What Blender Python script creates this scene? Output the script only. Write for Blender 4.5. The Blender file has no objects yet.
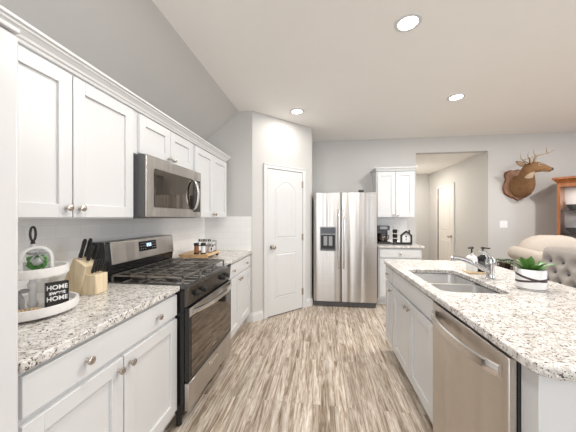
import bpy, bmesh, math, random
from mathutils import Vector, Matrix
random.seed(7)
PI = math.pi
sc = bpy.context.scene
C = sc.collection

# ---------------------------------------------------------------- camera, world, lights, exposure
F_PX, YAW, EYE = 255.0, math.atan(33 / 255.0), 1.345
cam_d = bpy.data.cameras.new('camera'); cam = bpy.data.objects.new('camera', cam_d); C.objects.link(cam)
cam_d.sensor_width = 36.0; cam_d.lens = F_PX / 576 * 36.0; cam_d.shift_y = 1 / 576; cam_d.clip_start = 0.02
cam.location = (0, 0, EYE); cam.rotation_euler = (PI / 2, 0, YAW)
sc.camera = cam
world = bpy.data.worlds.new('world'); sc.world = world; world.use_nodes = True
world.node_tree.nodes['Background'].inputs[0].default_value = (0.88, 0.95, 1.0, 1)
world.node_tree.nodes['Background'].inputs[1].default_value = 0.5
sc.view_settings.view_transform = 'Standard'; sc.view_settings.look = 'None'
sc.view_settings.gamma = 1.0; sc.view_settings.use_curve_mapping = False
sc.view_settings.exposure = 0.68
sc.cycles.max_bounces = 10; sc.cycles.diffuse_bounces = 6; sc.cycles.glossy_bounces = 5
sc.cycles.transparent_max_bounces = 12; sc.cycles.sample_clamp_indirect = 6.0
sc.cycles.caustics_reflective = False; sc.cycles.caustics_refractive = False

def area(name, loc, rot, sx, sy, power, col=(1, 1, 1), spread=PI):
    d = bpy.data.lights.new(name, 'AREA'); d.shape = 'RECTANGLE'; d.size = sx; d.size_y = sy
    d.energy = power; d.color = col; d.spread = spread
    o = bpy.data.objects.new(name, d); C.objects.link(o); o.location = loc; o.rotation_euler = rot
    return o
# area lights added as daylight at unseen openings behind and right of the camera
DAY = (0.90, 0.96, 1.05)
area('added_daylight_front', (-0.3, -3.42, 1.15), (PI / 2, 0, 0), 2.2, 2.2, 30, DAY)
area('added_daylight_front', (3.2, -3.42, 1.15), (PI / 2, 0, 0), 2.2, 2.2, 18, DAY)
area('added_daylight_right', (6.12, 0.3, 1.45), (PI / 2, 0, PI / 2), 2.4, 1.7, 38, DAY)
LAMP_POWER = 9
LAMP_COL = (1.0, 0.965, 0.92)

# ---------------------------------------------------------------- materials
def new_mat(name):
    m = bpy.data.materials.new(name); m.use_nodes = True
    return m, m.node_tree.nodes, m.node_tree.links, m.node_tree.nodes['Principled BSDF']
def mat(name, col, rough=0.5, metal=0.0, var=0.03, vscale=6.0, bump=0.0, bscale=200.0, spec=0.5, coat=0.0, trans=0.0, emit=None, estr=0, alpha=1):
    m, n, l, b = new_mat(name)
    tc = n.new('ShaderNodeTexCoord')
    ns = n.new('ShaderNodeTexNoise'); ns.inputs['Scale'].default_value = vscale; ns.inputs['Detail'].default_value = 3
    l.new(tc.outputs['Object'], ns.inputs['Vector'])
    mx = n.new('ShaderNodeMix'); mx.data_type = 'RGBA'
    mx.inputs[6].default_value = (*[max(0, c * (1 - var)) for c in col], 1)
    mx.inputs[7].default_value = (*[min(1, c * (1 + var)) for c in col], 1)
    l.new(ns.outputs['Fac'], mx.inputs[0]); l.new(mx.outputs[2], b.inputs['Base Color'])
    b.inputs['Roughness'].default_value = rough; b.inputs['Metallic'].default_value = metal
    b.inputs['Specular IOR Level'].default_value = spec
    b.inputs['Coat Weight'].default_value = coat
    b.inputs['Transmission Weight'].default_value = trans
    if bump:
        n2 = n.new('ShaderNodeTexNoise'); n2.inputs['Scale'].default_value = bscale
        l.new(tc.outputs['Object'], n2.inputs['Vector'])
        bp = n.new('ShaderNodeBump'); bp.inputs['Strength'].default_value = bump; bp.inputs['Distance'].default_value = 0.002
        l.new(n2.outputs['Fac'], bp.inputs['Height']); l.new(bp.outputs['Normal'], b.inputs['Normal'])
    if emit:
        b.inputs['Emission Color'].default_value = (*emit, 1); b.inputs['Emission Strength'].default_value = estr
    return m
def ramp(n, stops, interp='LINEAR'):
    r = n.new('ShaderNodeValToRGB'); r.color_ramp.interpolation = interp
    e = r.color_ramp.elements
    while len(e) < len(stops): e.new(0.5)
    for i, (p, c) in enumerate(stops):
        e[i].position = p; e[i].color = (*c, 1) if len(c) == 3 else c
    return r
def mixc(n, l, fac, a, b, blend='MIX'):
    m = n.new('ShaderNodeMix'); m.data_type = 'RGBA'; m.blend_type = blend
    for s, v in ((0, fac), (6, a), (7, b)):
        if hasattr(v, 'links'): l.new(v, m.inputs[s])
        else: m.inputs[s].default_value = v if s == 0 else (*v, 1)
    return m.outputs[2]

def granite_mat():
    m, n, l, b = new_mat('granite')
    g = n.new('ShaderNodeNewGeometry'); P = g.outputs['Position']
    def noise(scale, det, off=0, dist=0.0):
        mp = n.new('ShaderNodeMapping'); mp.inputs['Location'].default_value = (off, off * 1.7, off * .3)
        l.new(P, mp.inputs['Vector'])
        t = n.new('ShaderNodeTexNoise'); t.inputs['Scale'].default_value = scale; t.inputs['Detail'].default_value = det
        t.inputs['Distortion'].default_value = dist
        l.new(mp.outputs[0], t.inputs['Vector']); return t.outputs['Fac']
    W = (0, 0, 0); B = (1, 1, 1)
    base = ramp(n, [(0.36, (0.56, 0.535, 0.50)), (0.5, (0.72, 0.70, 0.67)), (0.62, (0.80, 0.785, 0.765))])
    l.new(noise(26, 4, 3, 0.6), base.inputs['Fac'])
    r1 = ramp(n, [(0.53, W), (0.60, B)]); l.new(noise(48, 5, 11, 0.8), r1.inputs['Fac'])
    c1 = mixc(n, l, 0, base.outputs[0], (0.46, 0.41, 0.375)); 
    c1n = c1.node; ml = n.new('ShaderNodeMath'); ml.operation = 'MULTIPLY'; ml.inputs[1].default_value = 0.7
    l.new(r1.outputs[0], ml.inputs[0]); l.new(ml.outputs[0], c1n.inputs[0])
    r2 = ramp(n, [(0.595, W), (0.635, B)]); l.new(noise(85, 3, 23, 0.5), r2.inputs['Fac'])
    c2 = mixc(n, l, r2.outputs[0], c1, (0.115, 0.085, 0.075))
    r3 = ramp(n, [(0.625, W), (0.66, B)]); l.new(noise(150, 2, 41), r3.inputs['Fac'])
    c3 = mixc(n, l, r3.outputs[0], c2, (0.035, 0.03, 0.03))
    r4 = ramp(n, [(0.64, W), (0.68, B)]); l.new(noise(75, 2, 57), r4.inputs['Fac'])
    c4 = mixc(n, l, r4.outputs[0], c3, (0.85, 0.84, 0.82))
    l.new(c4, b.inputs['Base Color'])
    b.inputs['Roughness'].default_value = 0.16; b.inputs['Specular IOR Level'].default_value = 0.5
    return m

def floor_mat():
    m, n, l, b = new_mat('plank_floor')
    g = n.new('ShaderNodeNewGeometry'); sx = n.new('ShaderNodeSeparateXYZ'); l.new(g.outputs['Position'], sx.inputs[0])
    cb = n.new('ShaderNodeCombineXYZ'); l.new(sx.outputs['Y'], cb.inputs['X']); l.new(sx.outputs['X'], cb.inputs['Y'])
    br = n.new('ShaderNodeTexBrick'); br.inputs['Scale'].default_value = 1.0
    br.inputs['Brick Width'].default_value = 0.92; br.inputs['Row Height'].default_value = 0.061
    br.inputs['Mortar Size'].default_value = 0.0007; br.inputs['Mortar Smooth'].default_value = 0.2
    br.inputs['Color1'].default_value = (0, 0, 0, 1); br.inputs['Color2'].default_value = (1, 1, 1, 1)
    br.inputs['Mortar'].default_value = (0.5, 0.5, 0.5, 1); br.offset = 0.37
    l.new(cb.outputs[0], br.inputs['Vector'])
    # grain runs with the planks; every plank gets its own slice of it
    sc_ = n.new('ShaderNodeVectorMath'); sc_.operation = 'MULTIPLY'; sc_.inputs[1].default_value = (2.5, 38.0, 1.0)
    l.new(cb.outputs[0], sc_.inputs[0])
    ml = n.new('ShaderNodeVectorMath'); ml.operation = 'MULTIPLY'; ml.inputs[1].default_value = (7.0, 13.0, 5.0)
    l.new(br.outputs['Color'], ml.inputs[0])
    ad = n.new('ShaderNodeVectorMath'); ad.operation = 'ADD'; l.new(sc_.outputs[0], ad.inputs[0]); l.new(ml.outputs[0], ad.inputs[1])
    def noise(mult, scale, det, dist):
        v = n.new('ShaderNodeVectorMath'); v.operation = 'MULTIPLY'; v.inputs[1].default_value = mult
        l.new(ad.outputs[0], v.inputs[0])
        t = n.new('ShaderNodeTexNoise'); t.inputs['Scale'].default_value = scale; t.inputs['Detail'].default_value = det
        t.inputs['Roughness'].default_value = 0.65; t.inputs['Distortion'].default_value = dist
        l.new(v.outputs[0], t.inputs['Vector']); return t.outputs['Fac']
    n1 = noise((1, 1, 1), 1.0, 6, 1.2)
    n2 = noise((0.7, 0.22, 1), 1.1, 4, 0.8)
    n3 = noise((5.0, 2.2, 1), 1.0, 3, 0.3)
    r1 = ramp(n, [(0.30, (0.17, 0.12, 0.085)), (0.41, (0.37, 0.295, 0.225)), (0.50, (0.58, 0.51, 0.435)), (0.61, (0.76, 0.71, 0.65))])
    l.new(n1, r1.inputs['Fac'])
    r2 = ramp(n, [(0.36, (0.74, 0.70, 0.66)), (0.54, (1.05, 1.04, 1.03))]); l.new(n2, r2.inputs['Fac'])
    c = mixc(n, l, 0.9, r1.outputs[0], r2.outputs[0], 'MULTIPLY')
    r3 = ramp(n, [(0.36, (0.72, 0.68, 0.64)), (0.52, (1, 1, 1))]); l.new(n3, r3.inputs['Fac'])
    c = mixc(n, l, 0.7, c, r3.outputs[0], 'MULTIPLY')
    pr = ramp(n, [(0, (0.82, 0.80, 0.775)), (1, (1.03, 1.015, 1.0))]); l.new(br.outputs['Color'], pr.inputs['Fac'])
    c = mixc(n, l, 1.0, c, pr.outputs[0], 'MULTIPLY')
    c = mixc(n, l, br.outputs['Fac'], c, (0.33, 0.28, 0.23))
    l.new(c, b.inputs['Base Color'])
    b.inputs['Roughness'].default_value = 0.42; b.inputs['Specular IOR Level'].default_value = 0.35
    return m

def tile_mat():
    m, n, l, b = new_mat('subway_tile')
    g = n.new('ShaderNodeNewGeometry'); sx = n.new('ShaderNodeSeparateXYZ'); l.new(g.outputs['Position'], sx.inputs[0])
    ad = n.new('ShaderNodeMath'); ad.operation = 'ADD'; l.new(sx.outputs['X'], ad.inputs[0]); l.new(sx.outputs['Y'], ad.inputs[1])
    zz = n.new('ShaderNodeMath'); zz.operation = 'SUBTRACT'; zz.inputs[1].default_value = 0.914; l.new(sx.outputs['Z'], zz.inputs[0])
    cb = n.new('ShaderNodeCombineXYZ'); l.new(ad.outputs[0], cb.inputs['X']); l.new(zz.outputs[0], cb.inputs['Y'])
    br = n.new('ShaderNodeTexBrick'); br.inputs['Scale'].default_value = 1.0
    br.inputs['Brick Width'].default_value = 0.153; br.inputs['Row Height'].default_value = 0.0765
    br.inputs['Mortar Size'].default_value = 0.0016; br.inputs['Mortar Smooth'].default_value = 0.3
    br.inputs['Color1'].default_value = (0.92, 0.92, 0.91, 1); br.inputs['Color2'].default_value = (0.94, 0.94, 0.93, 1)
    br.inputs['Mortar'].default_value = (0.84, 0.835, 0.825, 1)
    l.new(cb.outputs[0], br.inputs['Vector']); l.new(br.outputs['Color'], b.inputs['Base Color'])
    bp = n.new('ShaderNodeBump'); bp.invert = True; bp.inputs['Strength'].default_value = 0.3; bp.inputs['Distance'].default_value = 0.002
    l.new(br.outputs['Fac'], bp.inputs['Height']); l.new(bp.outputs['Normal'], b.inputs['Normal'])
    b.inputs['Roughness'].default_value = 0.14
    return m

def steel_mat(name, col, rough, aniso=0.75, horiz=True):
    m, n, l, b = new_mat(name)
    tc = n.new('ShaderNodeTexCoord')
    mp = n.new('ShaderNodeMapping'); mp.inputs['Scale'].default_value = (2, 2, 600) if horiz else (300, 300, 2)
    l.new(tc.outputs['Object'], mp.inputs['Vector'])
    ns = n.new('ShaderNodeTexNoise'); ns.inputs['Scale'].default_value = 1.0; ns.inputs['Detail'].default_value = 2
    l.new(mp.outputs[0], ns.inputs['Vector'])
    r = ramp(n, [(0.3, [c * 0.94 for c in col]), (0.7, [min(1, c * 1.05) for c in col])]); l.new(ns.outputs['Fac'], r.inputs['Fac'])
    l.new(r.outputs[0], b.inputs['Base Color'])
    b.inputs['Metallic'].default_value = 1.0; b.inputs['Roughness'].default_value = rough
    b.inputs['Anisotropic'].default_value = aniso
    if aniso:
        t = n.new('ShaderNodeTangent'); t.direction_type = 'RADIAL'; t.axis = 'Z'; b.inputs['Anisotropic Rotation'].default_value = 0.25; l.new(t.outputs[0], b.inputs['Tangent'])
        n2 = n.new('ShaderNodeTexNoise'); n2.inputs['Scale'].default_value = 2.6; n2.inputs['Detail'].default_value = 1
        m2 = n.new('ShaderNodeMapping'); m2.inputs['Scale'].default_value = (3.2, 3.2, 0.1)
        l.new(tc.outputs['Object'], m2.inputs['Vector']); l.new(m2.outputs[0], n2.inputs['Vector'])
        bp = n.new('ShaderNodeBump'); bp.inputs['Strength'].default_value = 0.75; bp.inputs['Distance'].default_value = 0.025
        l.new(n2.outputs['Fac'], bp.inputs['Height']); l.new(bp.outputs['Normal'], b.inputs['Normal'])
    return m

def wood_mat(name, c0, c1, scale=(3, 40, 40), rough=0.45):
    m, n, l, b = new_mat(name)
    tc = n.new('ShaderNodeTexCoord'); mp = n.new('ShaderNodeMapping'); mp.inputs['Scale'].default_value = scale
    l.new(tc.outputs['Object'], mp.inputs['Vector'])
    ns = n.new('ShaderNodeTexNoise'); ns.inputs['Scale'].default_value = 1.0; ns.inputs['Detail'].default_value = 5; ns.inputs['Distortion'].default_value = 0.7
    l.new(mp.outputs[0], ns.inputs['Vector'])
    r = ramp(n, [(0.32, c0), (0.66, c1)]); l.new(ns.outputs['Fac'], r.inputs['Fac']); l.new(r.outputs[0], b.inputs['Base Color'])
    b.inputs['Roughness'].default_value = rough
    return m

def glass_mat(name, tint=(1, 1, 1), mixf=0.12):
    m = bpy.data.materials.new(name); m.use_nodes = True; n = m.node_tree.nodes; l = m.node_tree.links; n.clear()
    o = n.new('ShaderNodeOutputMaterial'); t = n.new('ShaderNodeBsdfTransparent'); t.inputs[0].default_value = (*tint, 1)
    gl = n.new('ShaderNodeBsdfGlossy'); gl.inputs['Roughness'].default_value = 0.03
    fr = n.new('ShaderNodeFresnel'); fr.inputs[0].default_value = 1.45
    mx = n.new('ShaderNodeMixShader'); l.new(fr.outputs[0], mx.inputs[0]); l.new(t.outputs[0], mx.inputs[1]); l.new(gl.outputs[0], mx.inputs[2])
    l.new(mx.outputs[0], o.inputs[0])
    return m

M = dict(
    granite=granite_mat(), floor=floor_mat(), tile=tile_mat(),
    wall=mat('wall_paint', (0.60, 0.592, 0.575), 0.75, var=0.012, bump=0.04, bscale=160),
    ceil=mat('ceiling_paint', (0.92, 0.905, 0.875), 0.85, var=0.01, bump=0.05, bscale=120),
    trim=mat('trim_paint', (0.70, 0.703, 0.703), 0.35, var=0.01),
    cab=mat('cabinet_paint', (0.69, 0.697, 0.703), 0.30, var=0.01),
    gloss=mat('gloss_white', (0.70, 0.70, 0.708), 0.12, var=0.008, coat=0.4),
    steel=steel_mat('brushed_steel', (0.55, 0.52, 0.49), 0.30),
    steel_dw=steel_mat('brushed_steel_warm', (0.62, 0.57, 0.52), 0.34),
    bright=mat('polished_steel', (0.74, 0.72, 0.70), 0.2, 1.0),
    sink=mat('sink_steel', (0.80, 0.79, 0.78), 0.3, 1.0, var=0.06, vscale=3),
    nickel=mat('satin_nickel', (0.58, 0.52, 0.46), 0.25, 1.0),
    chrome=mat('chrome', (0.58, 0.58, 0.59), 0.07, 1.0, var=0.01),
    black=mat('black_gloss', (0.012, 0.011, 0.011), 0.12),
    blackm=mat('black_matte', (0.018, 0.017, 0.017), 0.45),
    iron=mat('cast_iron', (0.36, 0.34, 0.32), 0.34, 0.9, bump=0.1),
    darkglass=mat('dark_glass', (0.19, 0.165, 0.14), 0.05, 1.0),
    dark_steel=mat('dark_steel', (0.13, 0.115, 0.10), 0.22, 1.0),
    enamel=mat('black_enamel', (0.02, 0.019, 0.018), 0.05, spec=1.0, coat=1.0),
    darkgrey=mat('dark_grey', (0.10, 0.10, 0.105), 0.4),
    grey=mat('grey_plastic', (0.30, 0.30, 0.31), 0.4),
    white=mat('white_ceramic', (0.85, 0.85, 0.85), 0.25),
    whitem=mat('white_paint_matte', (0.84, 0.84, 0.83), 0.6),
    distressed=mat('distressed_white', (0.78, 0.77, 0.75), 0.6, var=0.10, vscale=40),
    block=wood_mat('maple_wood', (0.62, 0.48, 0.30), (0.80, 0.68, 0.48), (30, 30, 4)),
    riser=wood_mat('pine_wood', (0.55, 0.34, 0.16), (0.78, 0.55, 0.32), (30, 4, 30)),
    tan=wood_mat('tan_wood', (0.50, 0.37, 0.22), (0.70, 0.55, 0.36), (10, 40, 40)),
    cherry=wood_mat('orange_wood', (0.24, 0.075, 0.022), (0.42, 0.15, 0.045), (40, 40, 4), 0.3),
    plaque=wood_mat('plaque_wood', (0.14, 0.045, 0.018), (0.26, 0.09, 0.035), (20, 20, 6), 0.3),
    plaque_in=wood_mat('plaque_bevel', (0.30, 0.15, 0.085), (0.48, 0.29, 0.19), (20, 20, 6), 0.35),
    fabric=mat('grey_fabric', (0.32, 0.29, 0.265), 0.9, var=0.10, vscale=60, bump=0.3, bscale=500, spec=0.2),
    cream=mat('cream_fabric', (0.50, 0.445, 0.385), 0.9, var=0.06, vscale=20, bump=0.3, bscale=300, spec=0.2),
    legwood=wood_mat('dark_leg_wood', (0.06, 0.035, 0.02), (0.12, 0.07, 0.04), (40, 40, 4)),
    leaf=mat('leaf_green', (0.075, 0.19, 0.035), 0.4, var=0.4, vscale=12),
    leafd=mat('wreath_green', (0.09, 0.26, 0.06), 0.6, var=0.5, vscale=90),
    soil=mat('soil', (0.05, 0.035, 0.025), 0.9),
    stripe=mat('plum_stripe', (0.07, 0.045, 0.05), 0.4),
    greyrib=mat('grey_ribbon', (0.32, 0.32, 0.33), 0.8, var=0.3, vscale=50),
    antler=mat('antler', (0.36, 0.26, 0.14), 0.5, var=0.25, vscale=20),
    nose=mat('deer_nose', (0.02, 0.014, 0.012), 0.25),
    ear_in=mat('inner_ear_fur', (0.40, 0.27, 0.17), 0.9, spec=0.15),
    fur=mat('deer_fur', (0.235, 0.128, 0.062), 0.85, var=0.28, vscale=26, bump=0.4, bscale=160, spec=0.15),
    furw=mat('deer_white_fur', (0.55, 0.43, 0.31), 0.9, var=0.15, vscale=30, spec=0.15),
    furd=mat('deer_brown_edge', (0.13, 0.07, 0.04), 0.9, var=0.2, vscale=30, spec=0.15),
    amber=mat('amber_spice', (0.36, 0.13, 0.04), 0.3, var=0.3, vscale=80),
    glass=glass_mat('clear_glass'),
    lamp=mat('lamp_lens', (0.95, 0.95, 0.95), 0.5, emit=(1.0, 0.97, 0.92), estr=9),
    digits=mat('display_digits', (0.4, 0.6, 0.9), 0.4, emit=(0.55, 0.75, 1.0), estr=0.9),
    china=mat('grey_china', (0.09, 0.09, 0.09), 0.3, var=0.3, vscale=14),
    bead=mat('wood_bead', (0.62, 0.47, 0.30), 0.6),
    gap_shade=mat('shadow_gap', (0.05, 0.045, 0.04), 0.8),  # dark colour standing in for the shade in door gaps
    door2=mat('hall_door_paint', (0.80, 0.77, 0.72), 0.4, var=0.01),
)

# ---------------------------------------------------------------- mesh helpers
class MB:
    def __init__(s): s.v = []; s.f = []; s.mi = []
    def add(s, vs, fs, mi=0):
        k = len(s.v); s.v += [tuple(p) for p in vs]; s.f += [tuple(i + k for i in f) for f in fs]; s.mi += [mi] * len(fs); return s
    def box(s, x0, x1, y0, y1, z0, z1, mi=0):
        x0, x1 = min(x0, x1), max(x0, x1); y0, y1 = min(y0, y1), max(y0, y1); z0, z1 = min(z0, z1), max(z0, z1)
        return s.add([(x0, y0, z0), (x1, y0, z0), (x1, y1, z0), (x0, y1, z0), (x0, y0, z1), (x1, y0, z1), (x1, y1, z1), (x0, y1, z1)],
                     [(0, 3, 2, 1), (4, 5, 6, 7), (0, 1, 5, 4), (1, 2, 6, 5), (2, 3, 7, 6), (3, 0, 4, 7)], mi)
    def loops(s, loops, cap0=True, cap1=True, mi=0, closed=False):
        n = len(loops[0]); vs = [p for lp in loops for p in lp]; fs = []
        m = len(loops)
        for i in range(m if closed else m - 1):
            a, b = i * n, ((i + 1) % m) * n
            for j in range(n): fs.append((a + j, a + (j + 1) % n, b + (j + 1) % n, b + j))
        if not closed:
            if cap0: fs.append(tuple(reversed(range(n))))
            if cap1: fs.append(tuple(range((m - 1) * n, m * n)))
        return s.add(vs, fs, mi)
    def prism(s, poly, a, b, axis='z', mi=0):
        def pt(p, t):
            return {'z': (p[0], p[1], t), 'y': (p[0], t, p[1]), 'x': (t, p[0], p[1])}[axis]
        return s.loops([[pt(p, a) for p in poly], [pt(p, b) for p in poly]], mi=mi)
    def tube(s, pts, r, n=10, mi=0, closed=False, flat=1.0):
        pts = [Vector(p) for p in pts]; rs = r if isinstance(r, (list, tuple)) else [r] * len(pts)
        L = []; up = None
        for i, p in enumerate(pts):
            if closed: t = pts[(i + 1) % len(pts)] - pts[i - 1]
            else: t = pts[min(i + 1, len(pts) - 1)] - pts[max(i - 1, 0)]
            t.normalize()
            if up is None:
                up = Vector((0, 0, 1)) if abs(t.z) < 0.9 else Vector((1, 0, 0))
            x = up - t * up.dot(t); x.normalize(); y = t.cross(x); up = x
            L.append([p + (x * math.cos(2 * PI * k / n) + y * math.sin(2 * PI * k / n) * flat) * rs[i] for k in range(n)])
        return s.loops(L, mi=mi, closed=closed)
    def lathe(s, prof, c=(0, 0, 0), n=24, axis='z', cap0=True, cap1=True, mi=0, sx=1.0, sy=1.0):
        L = []
        for r, t in prof:
            lp = []
            for k in range(n):
                a = 2 * PI * k / n; p, q = r * math.cos(a) * sx, r * math.sin(a) * sy
                d = {'z': (p, q, t), 'y': (p, -t, q), 'x': (t, p, q)}[axis]
                lp.append((c[0] + d[0], c[1] + d[1], c[2] + d[2]))
            L.append(lp)
        return s.loops(L, cap0, cap1, mi)
    def sphere(s, c, rx, ry=None, rz=None, n=14, m=8, mi=0):
        ry = ry or rx; rz = rz or rx
        prof = [(math.sin(PI * i / m), -math.cos(PI * i / m)) for i in range(1, m)]
        L = [[(c[0] + r * rx * math.cos(2 * PI * k / n), c[1] + r * ry * math.sin(2 * PI * k / n), c[2] + t * rz) for k in range(n)] for r, t in prof]
        return s.loops(L, mi=mi)
    def build(s, name, m, parent=None, smooth=False, bevel=0, seg=2, sub=0):
        me = bpy.data.meshes.new(name); me.from_pydata(s.v, [], s.f)
        for mm in (m if isinstance(m, (list, tuple)) else [m]): me.materials.append(M[mm] if isinstance(mm, str) else mm)
        for p, i in zip(me.polygons, s.mi): p.material_index = i
        bm = bmesh.new(); bm.from_mesh(me); bmesh.ops.recalc_face_normals(bm, faces=bm.faces); bm.to_mesh(me); bm.free()
        if smooth:
            try:
                me.shade_smooth(); me.set_sharp_from_angle(angle=math.radians(38 if smooth is True else smooth))
            except Exception: pass
        me.update()
        o = bpy.data.objects.new(name, me); C.objects.link(o)
        if parent: o.parent = parent
        if bevel:
            b = o.modifiers.new('bevel', 'BEVEL'); b.width = bevel; b.segments = seg; b.limit_method = 'ANGLE'; b.angle_limit = math.radians(50)
            b.harden_normals = False
            for p in me.polygons: p.use_smooth = True
            try: me.set_sharp_from_angle(angle=math.radians(60))
            except Exception: pass
        if sub:
            b = o.modifiers.new('sub', 'SUBSURF'); b.levels = sub; b.render_levels = sub
        return o
def thing(name, label, cat, loc=(0, 0, 0), rz=0.0, group=None):
    o = bpy.data.objects.new(name, None); C.objects.link(o); o.empty_display_size = 0.1
    o.location = loc; o.rotation_euler = (0, 0, rz); o['label'] = label; o['category'] = cat
    if group: o['group'] = group
    return o
def tag(o, label, cat, group=None):
    o['label'] = label; o['category'] = cat
    if group: o['group'] = group
    return o
def struct(o, label=None, cat=None):
    o['kind'] = 'structure'
    if label: o['label'] = label
    if cat: o['category'] = cat
    return o
def copy_tree(o, parent=None):
    c = o.copy(); C.objects.link(c)
    if parent: c.parent = parent
    for ch in list(o.children): copy_tree(ch, c)
    return c
def rrect(x0, x1, y0, y1, r, z, k=5):
    pts = []
    for cx, cy, a0 in ((x1 - r, y1 - r, 0), (x0 + r, y1 - r, 90), (x0 + r, y0 + r, 180), (x1 - r, y0 + r, 270)):
        for i in range(k + 1):
            a = math.radians(a0 + 90 * i / k); pts.append((cx + r * math.cos(a), cy + r * math.sin(a), z))
    return pts
def arc(n, f): return [f(i / (n - 1)) for i in range(n)]
def text_mesh(body, size, depth, m, parent, loc, rot, name='lettering', align='CENTER', spacing=1.0, bold=0.0):
    cu = bpy.data.curves.new('tmp', 'FONT'); cu.body = body; cu.size = size; cu.extrude = depth; cu.align_x = align; cu.offset = bold
    cu.space_character = spacing
    to = bpy.data.objects.new('tmp', cu); C.objects.link(to)
    dg = bpy.context.evaluated_depsgraph_get(); dg.update()
    me = bpy.data.meshes.new_from_object(to.evaluated_get(dg)); bpy.data.objects.remove(to)
    me.name = name; me.materials.clear(); me.materials.append(M[m])
    o = bpy.data.objects.new(name, me); C.objects.link(o); o.parent = parent; o.location = loc; o.rotation_euler = rot
    return o

# ---------------------------------------------------------------- the setting
XL, YP, YB, ZC = -1.52, 3.18, 4.63, 2.705          # left wall, pantry return wall, back wall, ceiling height
XR, YF = 6.2, -3.5
DA, DB = Vector((-0.872, YP)), Vector((-0.14, 3.905)) # the diagonal pantry wall
HX0, HX1, HZ, HYE = 1.62, 2.755, 2.445, 6.95           # hallway
T = 0.12
struct(MB().box(XL - T, XR + T, YF - T, HYE + T, -0.1, 0).build('floor', 'floor'))
cb = MB().prism([(-1.052, ZC), (XR + T, ZC), (XR + T, ZC + 0.12), (-1.052, ZC + 0.12)], YF - T, YB + T, 'y')
struct(cb.build('ceiling', 'ceil'))
cb = MB().prism([(XL - T, 2.33 - T * 0.81), (-1.052, ZC), (-1.052, ZC + 0.12), (XL - T, 2.45)], YF - T, YP + 0.1, 'y')
struct(cb.build('wall_slope', 'wall'))
struct(MB().box(XL - T, XL, YF - T, YB, 0, 2.34).build('wall_left', 'wall'))
w = MB().prism([(XL, 0), (DA.x, 0), (DA.x, ZC + .02), (-1.05, ZC + .02), (XL, 2.36)], YP, YP + 0.1, 'y')
struct(w.build('wall_return', 'wall'))
dd = (DB - DA).normalized(); nn = Vector((-dd.y, dd.x))
q = [DA, DB, DB + nn * 0.1, DA + nn * 0.1]
w = MB().prism([(p.x, p.y) for p in q], 0, ZC + .02)
w.box(DB.x - 0.1, DB.x, DB.y, YB, 0, ZC + .02)
struct(w.build('wall_pantry', 'wall'))
w = MB().box(DB.x - 0.1, HX0, YB, YB + T, 0, ZC + .02).box(HX1, XR + T, YB, YB + T, 0, ZC + .02).box(HX0, HX1, YB, YB + T, HZ, ZC + .02)
struct(w.build('wall_back', 'wall'))
struct(MB().box(HX0 - T, HX0, YB + T, HYE, 0, HZ + .1).box(HX1, HX1 + T, YB + T, HYE, 0, HZ + .1)
       .box(HX0 - T, HX1 + T, HYE, HYE + T, 0, HZ + .1).build('wall_hall', 'wall'))
struct(MB().box(HX0 - T, HX1 + T, YB + T, HYE + T, HZ, HZ + .1).build('ceiling_hall', 'ceil'))
# right and front walls; their unseen openings are put in for the daylight
w = MB().box(XR, XR + T, YF, -0.95, 0, ZC).box(XR, XR + T, 1.55, YB + T, 0, ZC).box(XR, XR + T, -0.95, 1.55, 0, .55).box(XR, XR + T, -0.95, 1.55, 2.35, ZC)
struct(w.build('wall_right', 'wall'))
w = MB().box(XL, -1.45, YF - T, YF, 0, ZC).box(0.85, 2.05, YF - T, YF, 0, ZC).box(4.35, XR + T, YF - T, YF, 0, ZC).box(-1.45, 0.85, YF - T, YF, 2.3, ZC).box(2.05, 4.35, YF - T, YF, 2.3, ZC)
struct(w.build('wall_front', 'wall'))
for i, (x0, x1) in enumerate(((-1.45, 0.85), (2.05, 4.35))):
    m = MB(); y = YF - 0.06
    for x in (x0 + .03, (x0 + x1) / 2, x1 - .03): m.box(x - .03, x + .03, y - .03, y + .03, 0.0, 2.3)
    for z in (.04, 2.26): m.box(x0, x1, y - .03, y + .03, z - .04, z + .04)
    struct(m.build('window_%d' % (i + 1), 'trim'))  # unseen patio door frames, put in with the daylight openings
m = MB(); x = XR + 0.06
for y in (-.92, .3, 1.52): m.box(x - .03, x + .03, y - .03, y + .03, .55, 2.35)
for z in (.59, 1.45, 2.31): m.box(x - .03, x + .03, -.95, 1.55, z - .03, z + .03)
struct(m.build('window_3', 'trim'))  # unseen window frame, put in with the daylight opening
# tiled backsplashes
ZT0, ZT1 = 0.914, 1.332
struct(MB().box(XL, XL + .008, .64, YP, ZT0 - .02, ZT1).box(XL + .008, -0.885, YP - .008, YP, ZT0, ZT1 + .02).build('backsplash_left', 'tile'))
struct(MB().box(.83, 1.475, YB - .008, YB, ZT0, ZT1).build('backsplash_back', 'tile'))
# baseboards
def base_poly(p0, p1, nrm, name, h=.12, t=.014):
    p0, p1, nrm = Vector(p0), Vector(p1), Vector(nrm).normalized()
    L = [(0, 0), (t, 0), (t, h * .72), (t * .55, h * .86), (t * .45, h), (0, h)]
    a = [(p0.x + nrm.x * o, p0.y + nrm.y * o, z) for o, z in L]; b = [(p1.x + nrm.x * o, p1.y + nrm.y * o, z) for o, z in L]
    return struct(MB().loops([a, b]).build(name, 'trim'))
CAS = .058                                    # casing width
DL = (DB - DA).length
d0, d1 = .228, .228 + .605                     # pantry leaf along the diagonal
base_poly((-0.945, YP), (DA.x + .006, YP), (0, -1), 'baseboard_return')
base_poly(DA, DA + dd * (d0 - CAS - .01), -nn, 'baseboard_pantry')
base_poly(DA + dd * (d1 + CAS + .01), DB, -nn, 'baseboard_pantry_end')
base_poly((DB.x, DB.y), (DB.x, YB), (1, 0), 'baseboard_pantry_side')
base_poly((DB.x, YB), (HX0, YB), (0, -1), 'baseboard_back')
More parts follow.
